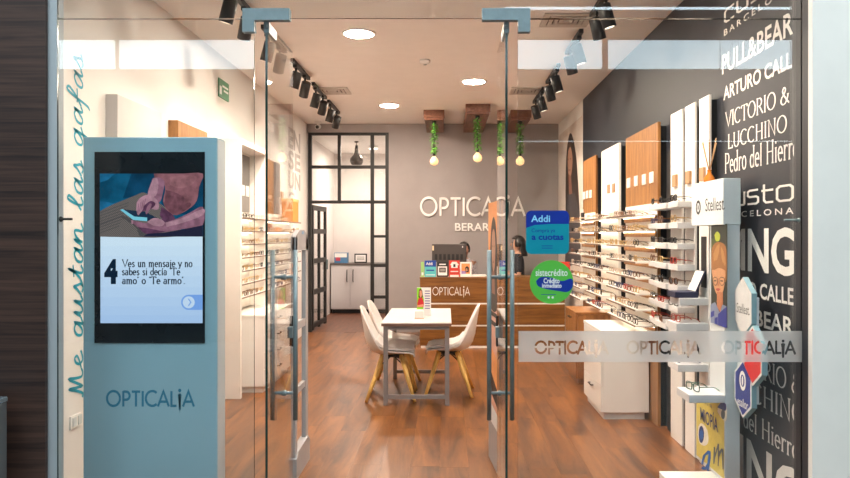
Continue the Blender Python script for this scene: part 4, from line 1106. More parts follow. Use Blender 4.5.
# boy poster
fp = frame_right(sx0)
def bpos(x, y):      # coordinates of the zoomed photograph (5.3125 px per px, origin 700,250)
    px, py = 700 + x / 5.3125, 250 + y / 5.3125
    Y = sideY(px, sx0); return (-Y, CH - (py - VY) * Y / F)
C = lambda n, r, g, b_: mat('poster_' + n, tuple((c / 255) ** 2.2 for c in (r, g, b_)), .5, var=.06, scale=25)
M_bsk, M_bsk2, M_bh, M_bh2 = C('boy_skin', 205, 150, 110), C('boy_cheek', 185, 120, 85), C('boy_hair', 150, 100, 58), C('boy_hair_light', 176, 126, 78)
M_bbg, M_bbg2, M_blu, M_blu2, M_lime = C('green_brown', 44, 48, 40), C('dim_green', 66, 76, 44), C('jacket_blue', 52, 62, 140), C('jacket_pale', 130, 140, 165), C('lime', 165, 175, 55)
def bb(pts): return [bpos(*p) for p in pts]
polys('portrait_poster', [
 (M_bbg, bb([(60, -130), (146, -140), (146, 415), (60, 385)])),
 (M_bbg2, bb([(60, -60), (100, -60), (100, 60), (60, 60)])),
 (M_lime, bb(cr([(78, -80), (92, -98), (108, -80), (104, -52), (86, -48), (78, -80)], 4))),
 (M_bh, bb(cr([(61, 90), (62, 30), (65, -8), (74, -28), (88, -40), (106, -42), (126, -34), (139, -14), (144, 30), (145, 120), (140, 165), (126, 170), (70, 150)], 4))),
 (M_bh2, bb(cr([(72, 20), (90, -20), (106, -30), (100, 20), (88, 70), (76, 90)], 3))),
 (M_bh2, bb(cr([(112, -20), (128, 10), (138, 70), (128, 90), (116, 40)], 3))),
 (M_bsk, bb(cr([(66, 110), (74, 90), (96, 78), (124, 84), (136, 110), (134, 170), (124, 220), (104, 245), (86, 225), (72, 180)], 4))),
 (M_bsk2, bb([(92, 220), (124, 225), (124, 300), (110, 330), (92, 300)])),
 (M_bh, bb(cr([(66, 105), (76, 60), (100, 55), (128, 70), (138, 110), (122, 100), (100, 96), (80, 106)], 3))),
 (M_bsk2, bb([(96, 150), (103, 150), (107, 190), (94, 192)])),
 (M_bbg, bb(cr([(72, 150), (82, 142), (94, 150), (96, 175), (86, 190), (74, 180)], 3))), (M_bsk, bb(cr([(74, 152), (82, 146), (92, 152), (93, 174), (85, 186), (76, 178)], 3))),
 (M_bbg, bb(cr([(106, 150), (118, 142), (134, 152), (132, 180), (118, 190), (108, 178)], 3))), (M_bsk, bb(cr([(108, 152), (118, 146), (131, 154), (130, 178), (118, 186), (110, 176)], 3))),
 (M_bbg, bb([(78, 160), (90, 160), (90, 167), (78, 167)])), (M_bbg, bb([(112, 160), (126, 162), (126, 169), (112, 167)])),
 (C('lip', 170, 75, 70), bb(cr([(88, 235 - 30), (100, 203), (112, 207), (102, 218), (90, 214)], 3))),
 (M_blu2, bb([(60, 290), (84, 276), (108, 330), (124, 290), (146, 300), (146, 415), (60, 385)])),
 (M_blu, bb([(100, 340), (146, 300), (146, 415), (100, 400)])),
 (M_blu, bb([(60, 330), (80, 322), (80, 350), (60, 360)])), (M_blu, bb([(82, 360), (98, 356), (98, 396), (82, 390)])),
 (M_bsk2, bb([(92, 270), (122, 275), (112, 332)])),
], fp, st_, .001, .0002)
# yellow lower poster
def ypos(x, y):
    px, py = 660 + x / 4.425, 370 + y / 4.425
    Y = sideY(px, sx0); return (-Y, CH - (py - VY) * Y / F)
def yb_(pts): return [ypos(*p) for p in pts]
M_yel, M_ybl, M_ybl2, M_ywh, M_ygr = C('yellow', 212, 192, 92), C('deep_blue', 40, 62, 120), C('mid_blue', 30, 92, 165), C('off_white', 226, 220, 205), C('grey_ink', 90, 96, 100)
eye = lambda cx, cy, rx, ry, a0=0: [(cx + rx * math.cos(a), cy + ry * math.sin(a)) for a in [i * PI / 10 for i in range(20)]]
polys('yellow_poster', [
 (M_yel, [(-4.52, .12), (-4.07, .12), (-4.07, .552), (-4.52, .552)]),
 (M_ywh, yb_(cr([(170, 250), (185, 235), (210, 265), (215, 315), (200, 335), (178, 325), (168, 290)], 3))),
 (M_ybl, yb_(eye(184, 285, 12, 38))), (M_ybl2, yb_(eye(184, 287, 8, 22))),
 (M_ywh, yb_(cr([(258, 165), (280, 150), (296, 165), (294, 225), (276, 215), (256, 185)], 3))),
 (M_ybl, yb_(cr([(255, 165), (275, 142), (294, 152), (292, 180), (270, 172)], 3))), (M_ygr, yb_(eye(281, 196, 9, 22))),
 (M_ybl2, yb_([(184, 415), (192, 378), (214, 356), (226, 360), (226, 390), (218, 440), (222, 470), (214, 470), (210, 440), (196, 442), (184, 436), (191, 425), (200, 432), (212, 410), (217, 372), (205, 378), (196, 400), (193, 420)])),
 (M_ygr, yb_([(238, 415), (240, 340), (246, 340), (246, 370), (258, 325), (264, 328), (264, 360), (276, 345), (283, 352), (284, 440), (279, 440), (276, 362), (264, 385), (262, 425), (258, 425), (258, 350), (246, 390), (243, 415)])),
], fp, st_, .001, .0003)
for s_, a, b_, p, q in (('MIOPÍA', 181, 258, 170, 262), ('Control de', 181, 232, 142, 172)):
    ua, ub = ypos(a, 220)[0], ypos(b_, 220)[0]
    z0, z1 = (.365, .47) if s_ == 'MIOPÍA' else (.487, .515)
    lay('lettering', fit(bfont(s_, .005), ua, ub, z0, z1), fp, M_ybl if s_ == 'MIOPÍA' else M_ygr, st_, .0035)
# hexagon blocks on the front of the stand
M_hw, M_hr, M_hb, M_hs = C('hex_white', 225, 222, 220), C('hex_red', 205, 40, 45), C('hex_blue', 40, 52, 130), C('hex_side', 150, 185, 195)
def hexa(yc, zc, m, nm):
    ry, rz = .112, .165
    pts = [(0, rz), (ry, rz * .5), (ry, -rz * .5), (0, -rz), (-ry, -rz * .5), (-ry, rz * .5)]
    h = B().prism([(1.69, yc + p[0], zc + p[1]) for p in pts], (-.03, 0, 0)).build('hexagon_block', M_hs, st_)
    polys('face', [(M_hw, [(-(yc + p[0] * .99), zc + p[1] * .99) for p in pts]), (m, [(-(yc + p[0] * .88), zc + p[1] * .90) for p in pts])], frame_right(1.66), h, .0004, .0003)
    return h
h1 = hexa(3.915, 1.14, M_hw, 'w'); h2 = hexa(3.79, .885, M_hr, 'r'); h3 = hexa(3.915, .68, M_hb, 'b')
fh = frame_right(1.66)
lay('lettering', fit(bfont('Stellest.', .0), -3.995, -3.825, 1.10, 1.155), fh, M_ink, h1, .0012)
lay('lettering', fit(bfont('essilor', .01), -3.985, -3.845, .575, .625), fh, M_pwhite, h3, .0012)
rg = [(-3.915 + .042 * math.cos(a), .725 + .055 * math.sin(a)) for a in [i * PI / 12 for i in range(24)]]
polys('emblem', [(M_pwhite, rg), (M_hb, [(-3.915 + (p[0] + 3.915) * .62, .725 + (p[1] - .725) * .62) for p in rg]), (M_pwhite, [(-3.915 + (p[0] + 3.915) * .25, .725 + (p[1] - .725) * .5) for p in rg])], fh, h3, .0012, .0004)
bx('bracket', M_stand, st_, 1.688, 1.70, 3.80, 4.065, .62, 1.2)
# slab shelf on the stand with green glasses
bx('block_shelf', M_blk, st_, 1.41, sx0, 4.06, 4.28, .565, .612, .004)
put_glasses('green', 0, False, (1.47, 4.17, .6125), .25, 'on the block shelf above the yellow poster', True)
# reed diffuser on the stand
t = thing('reed_diffuser', (1.655, 4.40, sz1), 'amber glass reed diffuser with wooden sticks on top of the stand', 'diffuser')
B().lathe([(.030, 0), (.034, .006), (.032, .03), (.014, .055), (.012, .075), (.015, .08)], (1.655, 4.40, sz1), 16).build('bottle', mat('amber_oil_glass', (.55, .17, .02), .12), t)
for k in range(6):
    a = k * 1.05; B().tube([(1.655, 4.40, sz1 + .06), (1.655 + .045 * math.cos(a), 4.40 + .06 * math.sin(a), sz1 + .25 + .012 * (k % 3))], .003, 5).build('reed', mat('reed_wood', (.5, .28, .12), .6), t)
# ------------------------------------------------------------------ drawer cabinets
def drawer_cabinet(x0, x1, y0, y1, h, m, face_sign, ndr, lab, hm=M_black):
    t = thing('drawer_cabinet', ((x0 + x1) / 2, (y0 + y1) / 2, 0), lab, 'cabinet')
    xf = x0 if face_sign < 0 else x1
    bx('plinth', m, t, x0 + .03, x1 - .03, y0 + .025, y1 - .025, 0, .06)
    bx('body', m, t, x0 + (.018 if face_sign < 0 else 0), x1 - (.018 if face_sign > 0 else 0), y0, y1, .06, h - .025, .002)
    bx('top', m, t, x0 - .003, x1 + .003, y0 - .003, y1 + .003, h - .025, h, .003)
    hd = (h - .025 - .06) / ndr
    for i in range(ndr):
        z0, z1 = .06 + i * hd + .003, .06 + (i + 1) * hd - .003
        d = bx('drawer', m, t, *((x0, x0 + .017) if face_sign < 0 else (x1 - .017, x1)), y0 + .003, y1 - .003, z0, z1, .002)
        yc, zc = (y0 + y1) / 2, z1 - .05; s_ = face_sign
        B().tube([(xf, yc - .06, zc), (xf + s_ * .022, yc - .058, zc), (xf + s_ * .022, yc + .058, zc), (xf, yc + .06, zc)], .006, 6).build('handle', hm, d)
    return t
drawer_cabinet(1.29, 1.69, 5.83, 6.55, .745, M_lam, -1, 3, 'white drawer cabinet in front of the oak eyewear board')
drawer_cabinet(1.335, 1.69, 7.19, 7.82, .745, wood('oak_cabinet', (.20, .075, .018), (.36, .15, .04), .42, sc=(10, 10, 1.2), coarse=1.6), -1, 3, 'oak drawer cabinet between the desk and the white cabinet')
drawer_cabinet(-2.19, -1.76, 6.82, 7.9, .76, M_lam, 1, 4, 'white drawer cabinet below the lit shelves of the kiosk side wall')

# ------------------------------------------------------------------ display units on the left wall
def lunit(y0, y1, m, lab, plates=(), shelves=True):
    t = thing('eyewear_display', (-2.16, (y0 + y1) / 2, 0), lab, 'display')
    bx('board', m, t, XL + .0005, -2.12, y0, y1, 0.0, 2.45, .003)
    if shelves:
        for z in ROWS: bx('shelf', M_shelf, t, -2.12, -1.96, y0, y1, z - .012, z)
    for yc, zc in plates: bx('brand_plate', M_plate, t, -2.12, -2.11, yc - .05, yc + .05, zc - .05, zc + .05, .002)
    return t
lunit(4.52, 5.22, mat('grey_white_display_board', (.58, .54, .53), .5, var=.02), 'tall white eyewear display board behind the kiosk')
lunit(5.54, 6.22, M_oak, 'tall oak eyewear display board behind the kiosk')
# framed white niche with shelves
M_gboard = mat('grey_display_board', (.17, .155, .15), .5)
t = thing('display_niche', (-2.07, 6.97, 0), 'white box-framed eyewear niche with seven lit shelves', 'display')
bx('side_panel', M_laml, t, XL + .0005, -1.93, 6.57, 6.62, 0, 2.45, .002); bx('side_panel', M_laml, t, XL + .0005, -1.96, 7.58, 7.62, .78, 2.45, .002)
bx('top_panel', M_laml, t, XL + .0005, -1.93, 6.62, 7.58, 2.40, 2.45)
bx('back_panel', M_backlit, t, XL + .0005, -2.13, 6.62, 7.58, .78, 2.40)
bx('grey_board', M_gboard, t, -2.13, -2.12, 7.14, 7.56, 1.78, 2.38)
for yc in (7.30, 7.46): bx('brand_plate', M_plate, t, -2.12, -2.112, yc - .05, yc + .05, 1.95, 2.06, .002)
for z in ROWS[:7]:
    s_ = bx('shelf', M_shelf, t, -2.13, -1.95, 6.62, 7.58, z - .012, z); bx('edge_strip', M_shedge, s_, -1.95, -1.946, 6.62, 7.58, z - .013, z + .001); bx('added_glow_strip', M_addglow, s_, -2.11, -2.102, 6.64, 7.56, z - .017, z - .0125)
t = thing('eyewear_display', (-2.1, 8.5, 0), 'long run of white eyewear shelves with oak and grey boards on the kiosk side wall', 'display')
bx('back_panel', M_backlit, t, XL + .0005, -2.13, 7.95, 9.35, .1, 1.8); bx('back_panel', M_backlit, t, XL + .0005, -2.13, 7.63, 7.95, .78, 1.8)
bx('oak_board', M_oak, t, XL + .0005, -2.12, 8.25, 8.62, 1.8, 2.45, .003); bx('grey_board', M_gboard, t, XL + .0005, -2.12, 8.72, 8.95, 1.8, 2.45, .003)
bx('white_board', M_laml, t, XL + .0005, -2.12, 7.70, 8.18, 1.8, 2.45, .003)
for yc in (9.15, 9.35): bx('brand_plate', M_plateb, t, XL + .0005, -2.18, yc - .05, yc + .05, 1.95, 2.12, .002)
for k, z in enumerate(ROWS[:7]):
    s_ = bx('shelf', M_shelf, t, -2.13, -1.95, 7.63, 9.40, z - .012, z); bx('edge_strip', M_shedge, s_, -1.95, -1.946, 7.63, 9.40, z - .013, z + .001); bx('added_glow_strip', M_addglow, s_, -2.11, -2.102, 7.65, 9.38, z - .017, z - .0125)
for k, z in enumerate(ROWS[:7]):
    for i in range(5):
        put_glasses(random.choice(['gold', 'clear', 'tortoise', 'black']), random.randrange(3), False, (-1.97, 6.62 + .96 * (i + .5) / 5, z + .0005), PI + random.uniform(-.15, .15), 'on the %s shelf of the white niche' % ORD[k])
    for i in range(8):
        if k == 0 and i in (5, 6, 7): continue
        if k == 1 and i in (2, 3): continue
        put_glasses(random.choice(['gold', 'clear', 'tortoise', 'black', 'black', 'navy'] if k > 2 else ['gold', 'clear', 'tortoise']), random.randrange(3), False, (-1.97, 7.63 + 1.77 * (i + .5) / 8, z + .0005), PI + random.uniform(-.15, .15), 'on the %s shelf of the long kiosk side run' % ORD[k])
t = thing('gift_box', (-2.03, 9.15, ROWS[0]), 'orange display box at the end of the top shelf', 'box')
M_or = mat('orange_card', (.62, .22, .03), .5)
bx('carton', M_or, t, -2.10, -1.96, 8.95, 9.30, ROWS[0], ROWS[0] + .26, .004)
bx('lid', mat('pale_orange_card', (.75, .42, .16), .5), t, -2.105, -1.955, 8.945, 9.305, ROWS[0] + .26, ROWS[0] + .30, .004)
t = thing('orange_case', (-2.03, 8.3, ROWS[1]), 'pale orange display case on the second shelf', 'case')
bx('base', mat('peach_card', (.75, .36, .16), .5), t, -2.1, -1.97, 8.2, 8.42, ROWS[1], ROWS[1] + .05, .004); bx('lid', mat('peach_card', (.75, .36, .16), .5), t, -2.11, -2.09, 8.2, 8.42, ROWS[1] + .02, ROWS[1] + .10, .004)

# ------------------------------------------------------------------ anti-theft pedestals
M_ped = mat('pedestal_grey_plastic', (.40, .385, .385), .45, var=.02)
t = thing('security_gate', (sX(293, 4.4), 4.62, 0), 'pale grey open-frame anti-theft gate behind the kiosk side door', 'security gate', 'anti-theft gates')
x0, x1, y0, y1 = sX(290.6, 4.40), sX(295.4, 4.40), 4.40, 4.81
bx('post', M_ped, t, x0, x1, y0, y0 + .06, .06, 1.53, .006); bx('post', M_ped, t, x0, x1, y1 - .08, y1, .06, 1.53, .006)
B().prism([(x0, y0, 1.44), (x0, y0, 1.53), (x0, y0 + .14, 1.575), (x0, y1 - .14, 1.575), (x0, y1, 1.53), (x0, y1, 1.44)], (x1 - x0, 0, 0)).build('head', M_ped, t)
bx('crossbar', M_ped, t, x0 + .004, x1 - .004, y0 + .06, y1 - .08, .93, .98); bx('crossbar', M_ped, t, x0 + .004, x1 - .004, y0 + .06, y1 - .08, .52, .56)
B().prism([(x0 - .01, y0 - .01, 0), (x0 - .01, y0 - .01, .13), (x0 - .01, y0 + .05, .165), (x0 - .01, y1 - .05, .175), (x0 - .01, y1 + .01, .14), (x0 - .01, y1 + .01, 0)], (x1 - x0 + .02, 0, 0)).build('base', M_ped, t)
bx('indicator', mat('indicator_blue', (.12, .3, .5), .3), t, x0 + .01, x1 + .001, 4.60, 4.66, 1.545, 1.565)
# right gate wrapped with an advertising panel
t = thing('security_gate', (.32, 4.66, 0), 'anti-theft gate wrapped in an orange advertising panel behind the open door', 'security gate', 'anti-theft gates')
xn, xf_ = .338, .297
def gate_pt(y): return xn + (xf_ - xn) * (y - 4.42) / .46
B().prism([(gate_pt(4.42) , 4.42, 0), (gate_pt(4.88), 4.88, 0), (gate_pt(4.88) + .05, 4.88, 0), (gate_pt(4.42) + .05, 4.42, 0)], (0, 0, .28)).build('base', M_ped, t)
pn = B().prism([(gate_pt(4.42), 4.42, .28), (gate_pt(4.88), 4.88, .28), (gate_pt(4.88) + .03, 4.88, .28), (gate_pt(4.42) + .03, 4.42, .28)], (0, 0, 1.76 - .28)).build('panel', mat('panel_edge_pale', (.70, .52, .44), .5), t)
def fg(u, v, w=0):   # u along depth
    return Vector((gate_pt(u) - .001 - w, u, v))
M_adO, M_adP = C('ad_orange', 240, 160, 95), C('ad_pink', 228, 170, 145)
polys('advert', [
 (M_adP, [(4.42, .28), (4.88, .28), (4.88, 1.76), (4.42, 1.76)]), (M_adO, [(4.42, 1.2), (4.88, 1.32), (4.88, 1.76), (4.42, 1.76)]),
 (M_phair, cr([(4.49, 1.12), (4.50, 1.40), (4.54, 1.58), (4.64, 1.66), (4.74, 1.60), (4.79, 1.44), (4.81, 1.2), (4.78, 1.06), (4.64, 1.03), (4.52, 1.05)], 4)), (M_pskin, cr([(4.565, 1.46), (4.59, 1.55), (4.65, 1.58), (4.71, 1.54), (4.725, 1.44), (4.70, 1.34), (4.645, 1.29), (4.59, 1.34)], 4)), (M_pskin2, [(4.60, 1.46), (4.63, 1.46), (4.63, 1.47), (4.60, 1.47)]), (M_pskin2, [(4.67, 1.46), (4.70, 1.46), (4.70, 1.47), (4.67, 1.47)]), (M_pskin2, [(4.62, 1.355), (4.675, 1.355), (4.66, 1.37), (4.635, 1.37)]),
 (M_pskin2, [(4.6, 1.3), (4.7, 1.3), (4.72, 1.15), (4.58, 1.15)]),
 (M_adO, [(4.42, .52), (4.88, .66), (4.88, .82), (4.42, .72)]), (M_phair, [(4.42, .42), (4.88, .5), (4.88, .66), (4.42, .52)]),
 (M_phair, [(4.5, 1.0), (4.8, 1.0), (4.8, 1.03), (4.5, 1.03)]), (M_phair, [(4.5, .94), (4.74, .94), (4.74, .97), (4.5, .97)]),
 (M_pwhite, [(4.42, .28), (4.88, .28), (4.88, .42), (4.42, .38)])], fg, t, .0005, .0003)

# ------------------------------------------------------------------ table
M_ttop = mat('white_table_laminate', (.80, .78, .77), .22, var=.015, coat=.2)
M_tleg = mat('grey_white_steel', (.24, .225, .23), .4, var=.02)
tx0, tx1, ty0, ty1, tz = -.585, .05, 6.30, 7.53, .752
t = thing('table', ((tx0 + tx1) / 2, (ty0 + ty1) / 2, 0), 'white rectangular consulting table on a pale steel frame', 'table')
top = bx('table_top', M_ttop, t, tx0, tx1, ty0, ty1, tz - .012, tz, .002)
bx('edge_band', mat('brown_edge_band', (.20, .12, .09), .5), top, tx0 + .002, tx1 - .002, ty0 + .001, ty1 - .001, tz - .034, tz - .012)
for x in (tx0 + .02, tx1 - .06):
    for y in (ty0 + .012, ty1 - .052): bx('leg', M_tleg, t, x, x + .04, y, y + .04, 0, tz - .034, .002)
for y in (ty0 + .017, ty1 - .047):
    bx('stretcher', M_tleg, t, tx0 + .06, tx1 - .06, y, y + .03, .06, .095)
    bx('apron', M_tleg, t, tx0 + .06, tx1 - .06, y, y + .03, tz - .066, tz - .034)
for x in (tx0 + .025, tx1 - .055): bx('side_rail', M_tleg, t, x, x + .03, ty0 + .05, ty1 - .05, tz - .066, tz - .034)
# leaflet in a small holder
yl = 6.62
lx0, lx1 = sX(417, yl), sX(431, yl); lz1 = sZ(287.5, yl)
t = thing('leaflet_stand', ((lx0 + lx1) / 2, yl, tz), 'small advert leaflet in a white holder on the table', 'leaflet')
lf_ = bx('leaflet', M_pwhite, t, lx0, lx1, yl, yl + .003, tz + .02, lz1)
zq = lambda k: tz + (lz1 - tz) * k
lw = lx1 - lx0
polys('print', [
 (C('leaf_lime', 130, 210, 40), [(lx0, zq(.3)), (lx0 + .45 * lw, zq(.3)), (lx0 + .5 * lw, zq(.6)), (lx0 + .3 * lw, zq(.99)), (lx0, zq(.99))]),
 (C('leaf_hair', 90, 50, 35), [(lx0 + .1 * lw, zq(.7)), (lx0 + .14 * lw, zq(.92)), (lx0 + .26 * lw, zq(.97)), (lx0 + .38 * lw, zq(.9)), (lx0 + .42 * lw, zq(.7)), (lx0 + .25 * lw, zq(.6))]),
 (C('leaf_skin', 215, 150, 120), [(lx0 + .18 * lw, zq(.9)), (lx0 + .34 * lw, zq(.9)), (lx0 + .36 * lw, zq(.75)), (lx0 + .27 * lw, zq(.66)), (lx0 + .18 * lw, zq(.74))]),
 (C('leaf_red', 185, 35, 40), [(lx0 + .02 * lw, zq(.5)), (lx0 + .12 * lw, zq(.66)), (lx0 + .4 * lw, zq(.66)), (lx0 + .5 * lw, zq(.5)), (lx0 + .46 * lw, zq(.36)), (lx0 + .03 * lw, zq(.36))]),
 (C('leaf_skin', 215, 150, 120), [(lx0 + .02 * lw, zq(.42)), (lx0 + .45 * lw, zq(.46)), (lx0 + .45 * lw, zq(.38)), (lx0 + .02 * lw, zq(.36))]),
] + [(C('leaf_ink', 120, 110, 160), [(lx0 + .56 * lw, zq(.9 - .08 * k)), (lx0 + .92 * lw, zq(.9 - .08 * k)), (lx0 + .92 * lw, zq(.87 - .08 * k)), (lx0 + .56 * lw, zq(.87 - .08 * k))]) for k in range(8)], frame_front(yl), lf_, .0005, .0002)
hb = B().box(lx0 - .02, lx0 + .5 * lw, yl - .035, yl - .002, tz, tz + .075, 0, .006).box(lx0 - .02, lx0 + .5 * lw, yl + .005, yl + .03, tz, tz + .05, 0, .005)
hb.build('holder', M_lam, t)
bx('holder_base', M_plateb, t, lx0 - .022, lx0 + .5 * lw + .002, yl - .037, yl + .032, tz, tz + .006)

# ------------------------------------------------------------------ chairs
M_shell = mat('white_chair_shell', (.80, .77, .74), .3, var=.015)
M_cush = mat('white_leatherette', (.78, .74, .71), .45, var=.02)
M_beech = wood('pale_beech', (.80, .46, .12), (.92, .62, .20), .45, sc=(12, 12, 1.5))
def chair(x, y, rz, lab):
    """local: sits facing +X; built at the origin, then placed"""
    t = thing('chair', (0, 0, 0), lab, 'chair', 'white shell chairs at the table')
    prof = [(.235, .415, .185, 0), (.225, .440, .195, .004), (.18, .448, .215, .012), (.08, .438, .232, .03), (-.02, .428, .236, .05), (-.10, .430, .236, .075), (-.165, .455, .232, .10), (-.205, .51, .225, .10), (-.228, .59, .212, .085),
            (-.240, .67, .196, .062), (-.252, .75, .175, .04), (-.264, .815, .145, .022), (-.270, .855, .10, .008), (-.273, .868, .05, .0)]
    n = 12
    def surf(off=0.0, i0=0, i1=None, kw=1.0):
        rows = []
        P_ = prof[i0:i1]
        for i, (px, pz, hw, lift) in enumerate(P_):
            a = P_[max(i - 1, 0)]; b_ = P_[min(i + 1, len(P_) - 1)]
            tx, tz_ = b_[0] - a[0], b_[1] - a[1]; l = math.hypot(tx, tz_); nx_, nz_ = (tz_ / l, -tx / l)
            if nz_ < 0 and nx_ < 0: nx_, nz_ = -nx_, -nz_
            row = []
            for k in range(n + 1):
                u = -1 + 2 * k / n; e = abs(u) ** 2.6 * lift
                row.append((px + nx_ * (off + e), u * hw * kw, pz + nz_ * (off + e)))
            rows.append(row)
        return rows
    up, dn = surf(.0), surf(-.014)
    b = B(); b.grid(up); b.grid(dn)
    m_ = len(up)
    def strip(A, Bq): b.grid([A, Bq])
    strip(up[0], dn[0]); strip(up[-1], dn[-1]); strip([r[0] for r in up], [r[0] for r in dn]); strip([r[-1] for r in up], [r[-1] for r in dn])
    b.build('shell', M_shell, t)
    cu, cd = surf(.03, 1, 7, .86), surf(.006, 1, 7, .9)
    b = B(); b.grid(cu); b.grid([cu[0], cd[0]]); b.grid([cu[-1], cd[-1]]); b.grid([[r[0] for r in cu], [r[0] for r in cd]]); b.grid([[r[-1] for r in cu], [r[-1] for r in cd]])
    b.build('seat_cushion', M_cush, t)
    for sx_, sy_ in ((1, 1), (1, -1), (-1, 1), (-1, -1)):
        B().tube([(.02 + sx_ * .085, sy_ * .095, .415), (.015 + sx_ * .155, sy_ * .155, .2), (.01 + sx_ * .225, sy_ * .215, 0.0)], [.025, .022, .015], 8).build('leg', M_beech, t)
    fr_ = B().box(-.09, .13, -.11, .11, .395, .418)
    for sx_, sy_ in ((1, 1), (1, -1), (-1, 1), (-1, -1)):
        fr_.tube([(.02, 0, .40), (.02 + sx_ * .115, sy_ * .13, .32)], .007, 6)
    fr_.build('under_frame', M_black, t)
    t.location = (x, y, 0); t.rotation_euler = (0, 0, rz)
    return t
chair(-.53, 6.66, .04, 'white shell chair with beech legs, at the glass door end of the table')
chair(-.52, 7.20, -.05, 'white shell chair with beech legs, tucked in behind another on the same side')
chair(.045, 6.84, PI - .05, 'white shell chair with beech legs, alone on its side of the table')

# ------------------------------------------------------------------ reception desk
yd0, yd1 = 9.54, 10.02
dx0, dx1 = sX(420, yd0), 1.62
t = thing('reception_desk', ((dx0 + dx1) / 2, yd0, 0), 'long walnut reception desk with pale inlay lines', 'desk')
M_desk = wood('desk_walnut', (.13, .050, .010), (.27, .115, .026), .35, sc=(1.1, 9, 12), coarse=1.7)
zs = [.03, .295, .315, .595, .615, .945]
for a, b_ in ((zs[0], zs[1]), (zs[2], zs[3]), (zs[4], zs[5])): bx('front_panel', M_desk, t, dx0, dx1, yd0, yd0 + .025, a, b_, .002)
for a, b_ in ((zs[1], zs[2]), (zs[3], zs[4])): bx('inlay', M_pwhite, t, dx0 + .001, dx1 - .001, yd0 + .004, yd0 + .025, a, b_)
bx('plinth', M_pwhite, t, dx0 + .01, dx1 - .01, yd0 + .003, yd0 + .025, 0, .03)
bx('side_panel', M_desk, t, dx0, dx0 + .03, yd0 + .025, yd1, 0, .945); bx('side_panel', M_desk, t, dx1 - .03, dx1, yd0 + .025, yd1, 0, .945)
bx('desk_top', M_desk, t, dx0 - .005, dx1 + .005, yd0 - .005, yd1, .945, .965, .003)
lay('logo_lettering', fit(logo_mesh(.095), sX(432.5, yd0), sX(470, yd0), sZ(295.3, yd0), sZ(287.3, yd0), (0, .96)), frame_front(yd0), M_pwhite, t, .001)
# cards standing on the desk
yc = 9.62; zd = .965
def card(p0, p1, py, lab, shapes_fn, base):
    x0, x1, z1 = sX(p0, yc), sX(p1, yc), sZ(py, yc)
    t = thing('counter_card', ((x0 + x1) / 2, yc, zd), lab, 'card')
    bx('card', base, t, x0, x1, yc, yc + .006, zd, z1); bx('foot', M_pwhite, t, x0 + .02, x1 - .02, yc + .006, yc + .06, zd, zd + .006)
    U = lambda k: x0 + (x1 - x0) * k; Vv = lambda k: zd + (z1 - zd) * k
    R = lambda a, b_, c, d: [(U(a), Vv(c)), (U(b_), Vv(c)), (U(b_), Vv(d)), (U(a), Vv(d))]
    polys('print', shapes_fn(R, U, Vv), frame_front(yc), t, .0006, .0003)
    return U, Vv, t
M_cblue, M_cteal, M_cgreen, M_cred = C('card_blue', 30, 70, 160), C('card_teal', 90, 190, 195), C('card_green', 150, 200, 120), C('card_red', 205, 60, 45)
card(421, 424, 262, 'thin green card at the end of the reception desk', lambda R, U, V_: [(M_pwhite, R(.2, .8, .1, .3))], M_cgreen)
U, V_, t = card(424.6, 436, 260.5, 'blue and teal payment card standing on the reception desk', lambda R, U, V_: [(M_cteal, R(0, 1, 0, .62)), (M_cblue, R(0, 1, .62, 1)), (M_cblue, R(.15, .85, .36, .44)), (M_pwhite, R(.1, .9, .1, .14))], M_cteal)
lay('print', fit(bfont('Addi', .02), U(.12), U(.7), V_(.72), V_(.9)), frame_front(yc), M_pwhite, t, .002)
card(437, 448, 262, 'black and white notice standing on the reception desk', lambda R, U, V_: [(M_pwhite, R(.08, .92, .1, .7)), (M_ink, R(.2, .8, .3, .62)), (C('card_grey', 150, 145, 140), R(.28, .72, .36, .56)), (M_pwhite, R(.2, .8, .8, .88))], M_ink)
card(449, 459.8, 260.5, 'red card with a white house shape on the reception desk', lambda R, U, V_: [(M_pwhite, [(U(.2), V_(.55)), (U(.2), V_(.72)), (U(.08), V_(.72)), (U(.3), V_(.92)), (U(.7), V_(.92)), (U(.92), V_(.72)), (U(.8), V_(.72)), (U(.8), V_(.55))]), (M_ink, R(.4, .6, .6, .78)), (M_pwhite, R(.15, .85, .3, .36)), (M_pwhite, R(.1, .9, 0, .12))], M_cred)
card(460.5, 471.5, 262, 'white card with a sunset portrait on the reception desk', lambda R, U, V_: [(C('sunset_orange', 240, 150, 90), R(.08, .85, .2, .9)), (C('sunset_violet', 150, 130, 190), R(.08, .5, .2, .4)), (M_phair, [(U(.45), V_(.3)), (U(.42), V_(.62)), (U(.6), V_(.74)), (U(.78), V_(.6)), (U(.75), V_(.3))]), (M_pskin, [(U(.48), V_(.35)), (U(.48), V_(.55)), (U(.6), V_(.6)), (U(.66), V_(.4))])], M_pwhite)
t = thing('paper_stack', (.42, 9.75, zd), 'small stack of papers on the reception desk', 'papers')
for k in range(3): B().box(.33 + .01 * k, .54 + .01 * k, 9.66, 9.95, zd + .006 * k, zd + .006 * k + .005).build('sheet', M_pwhite, t)
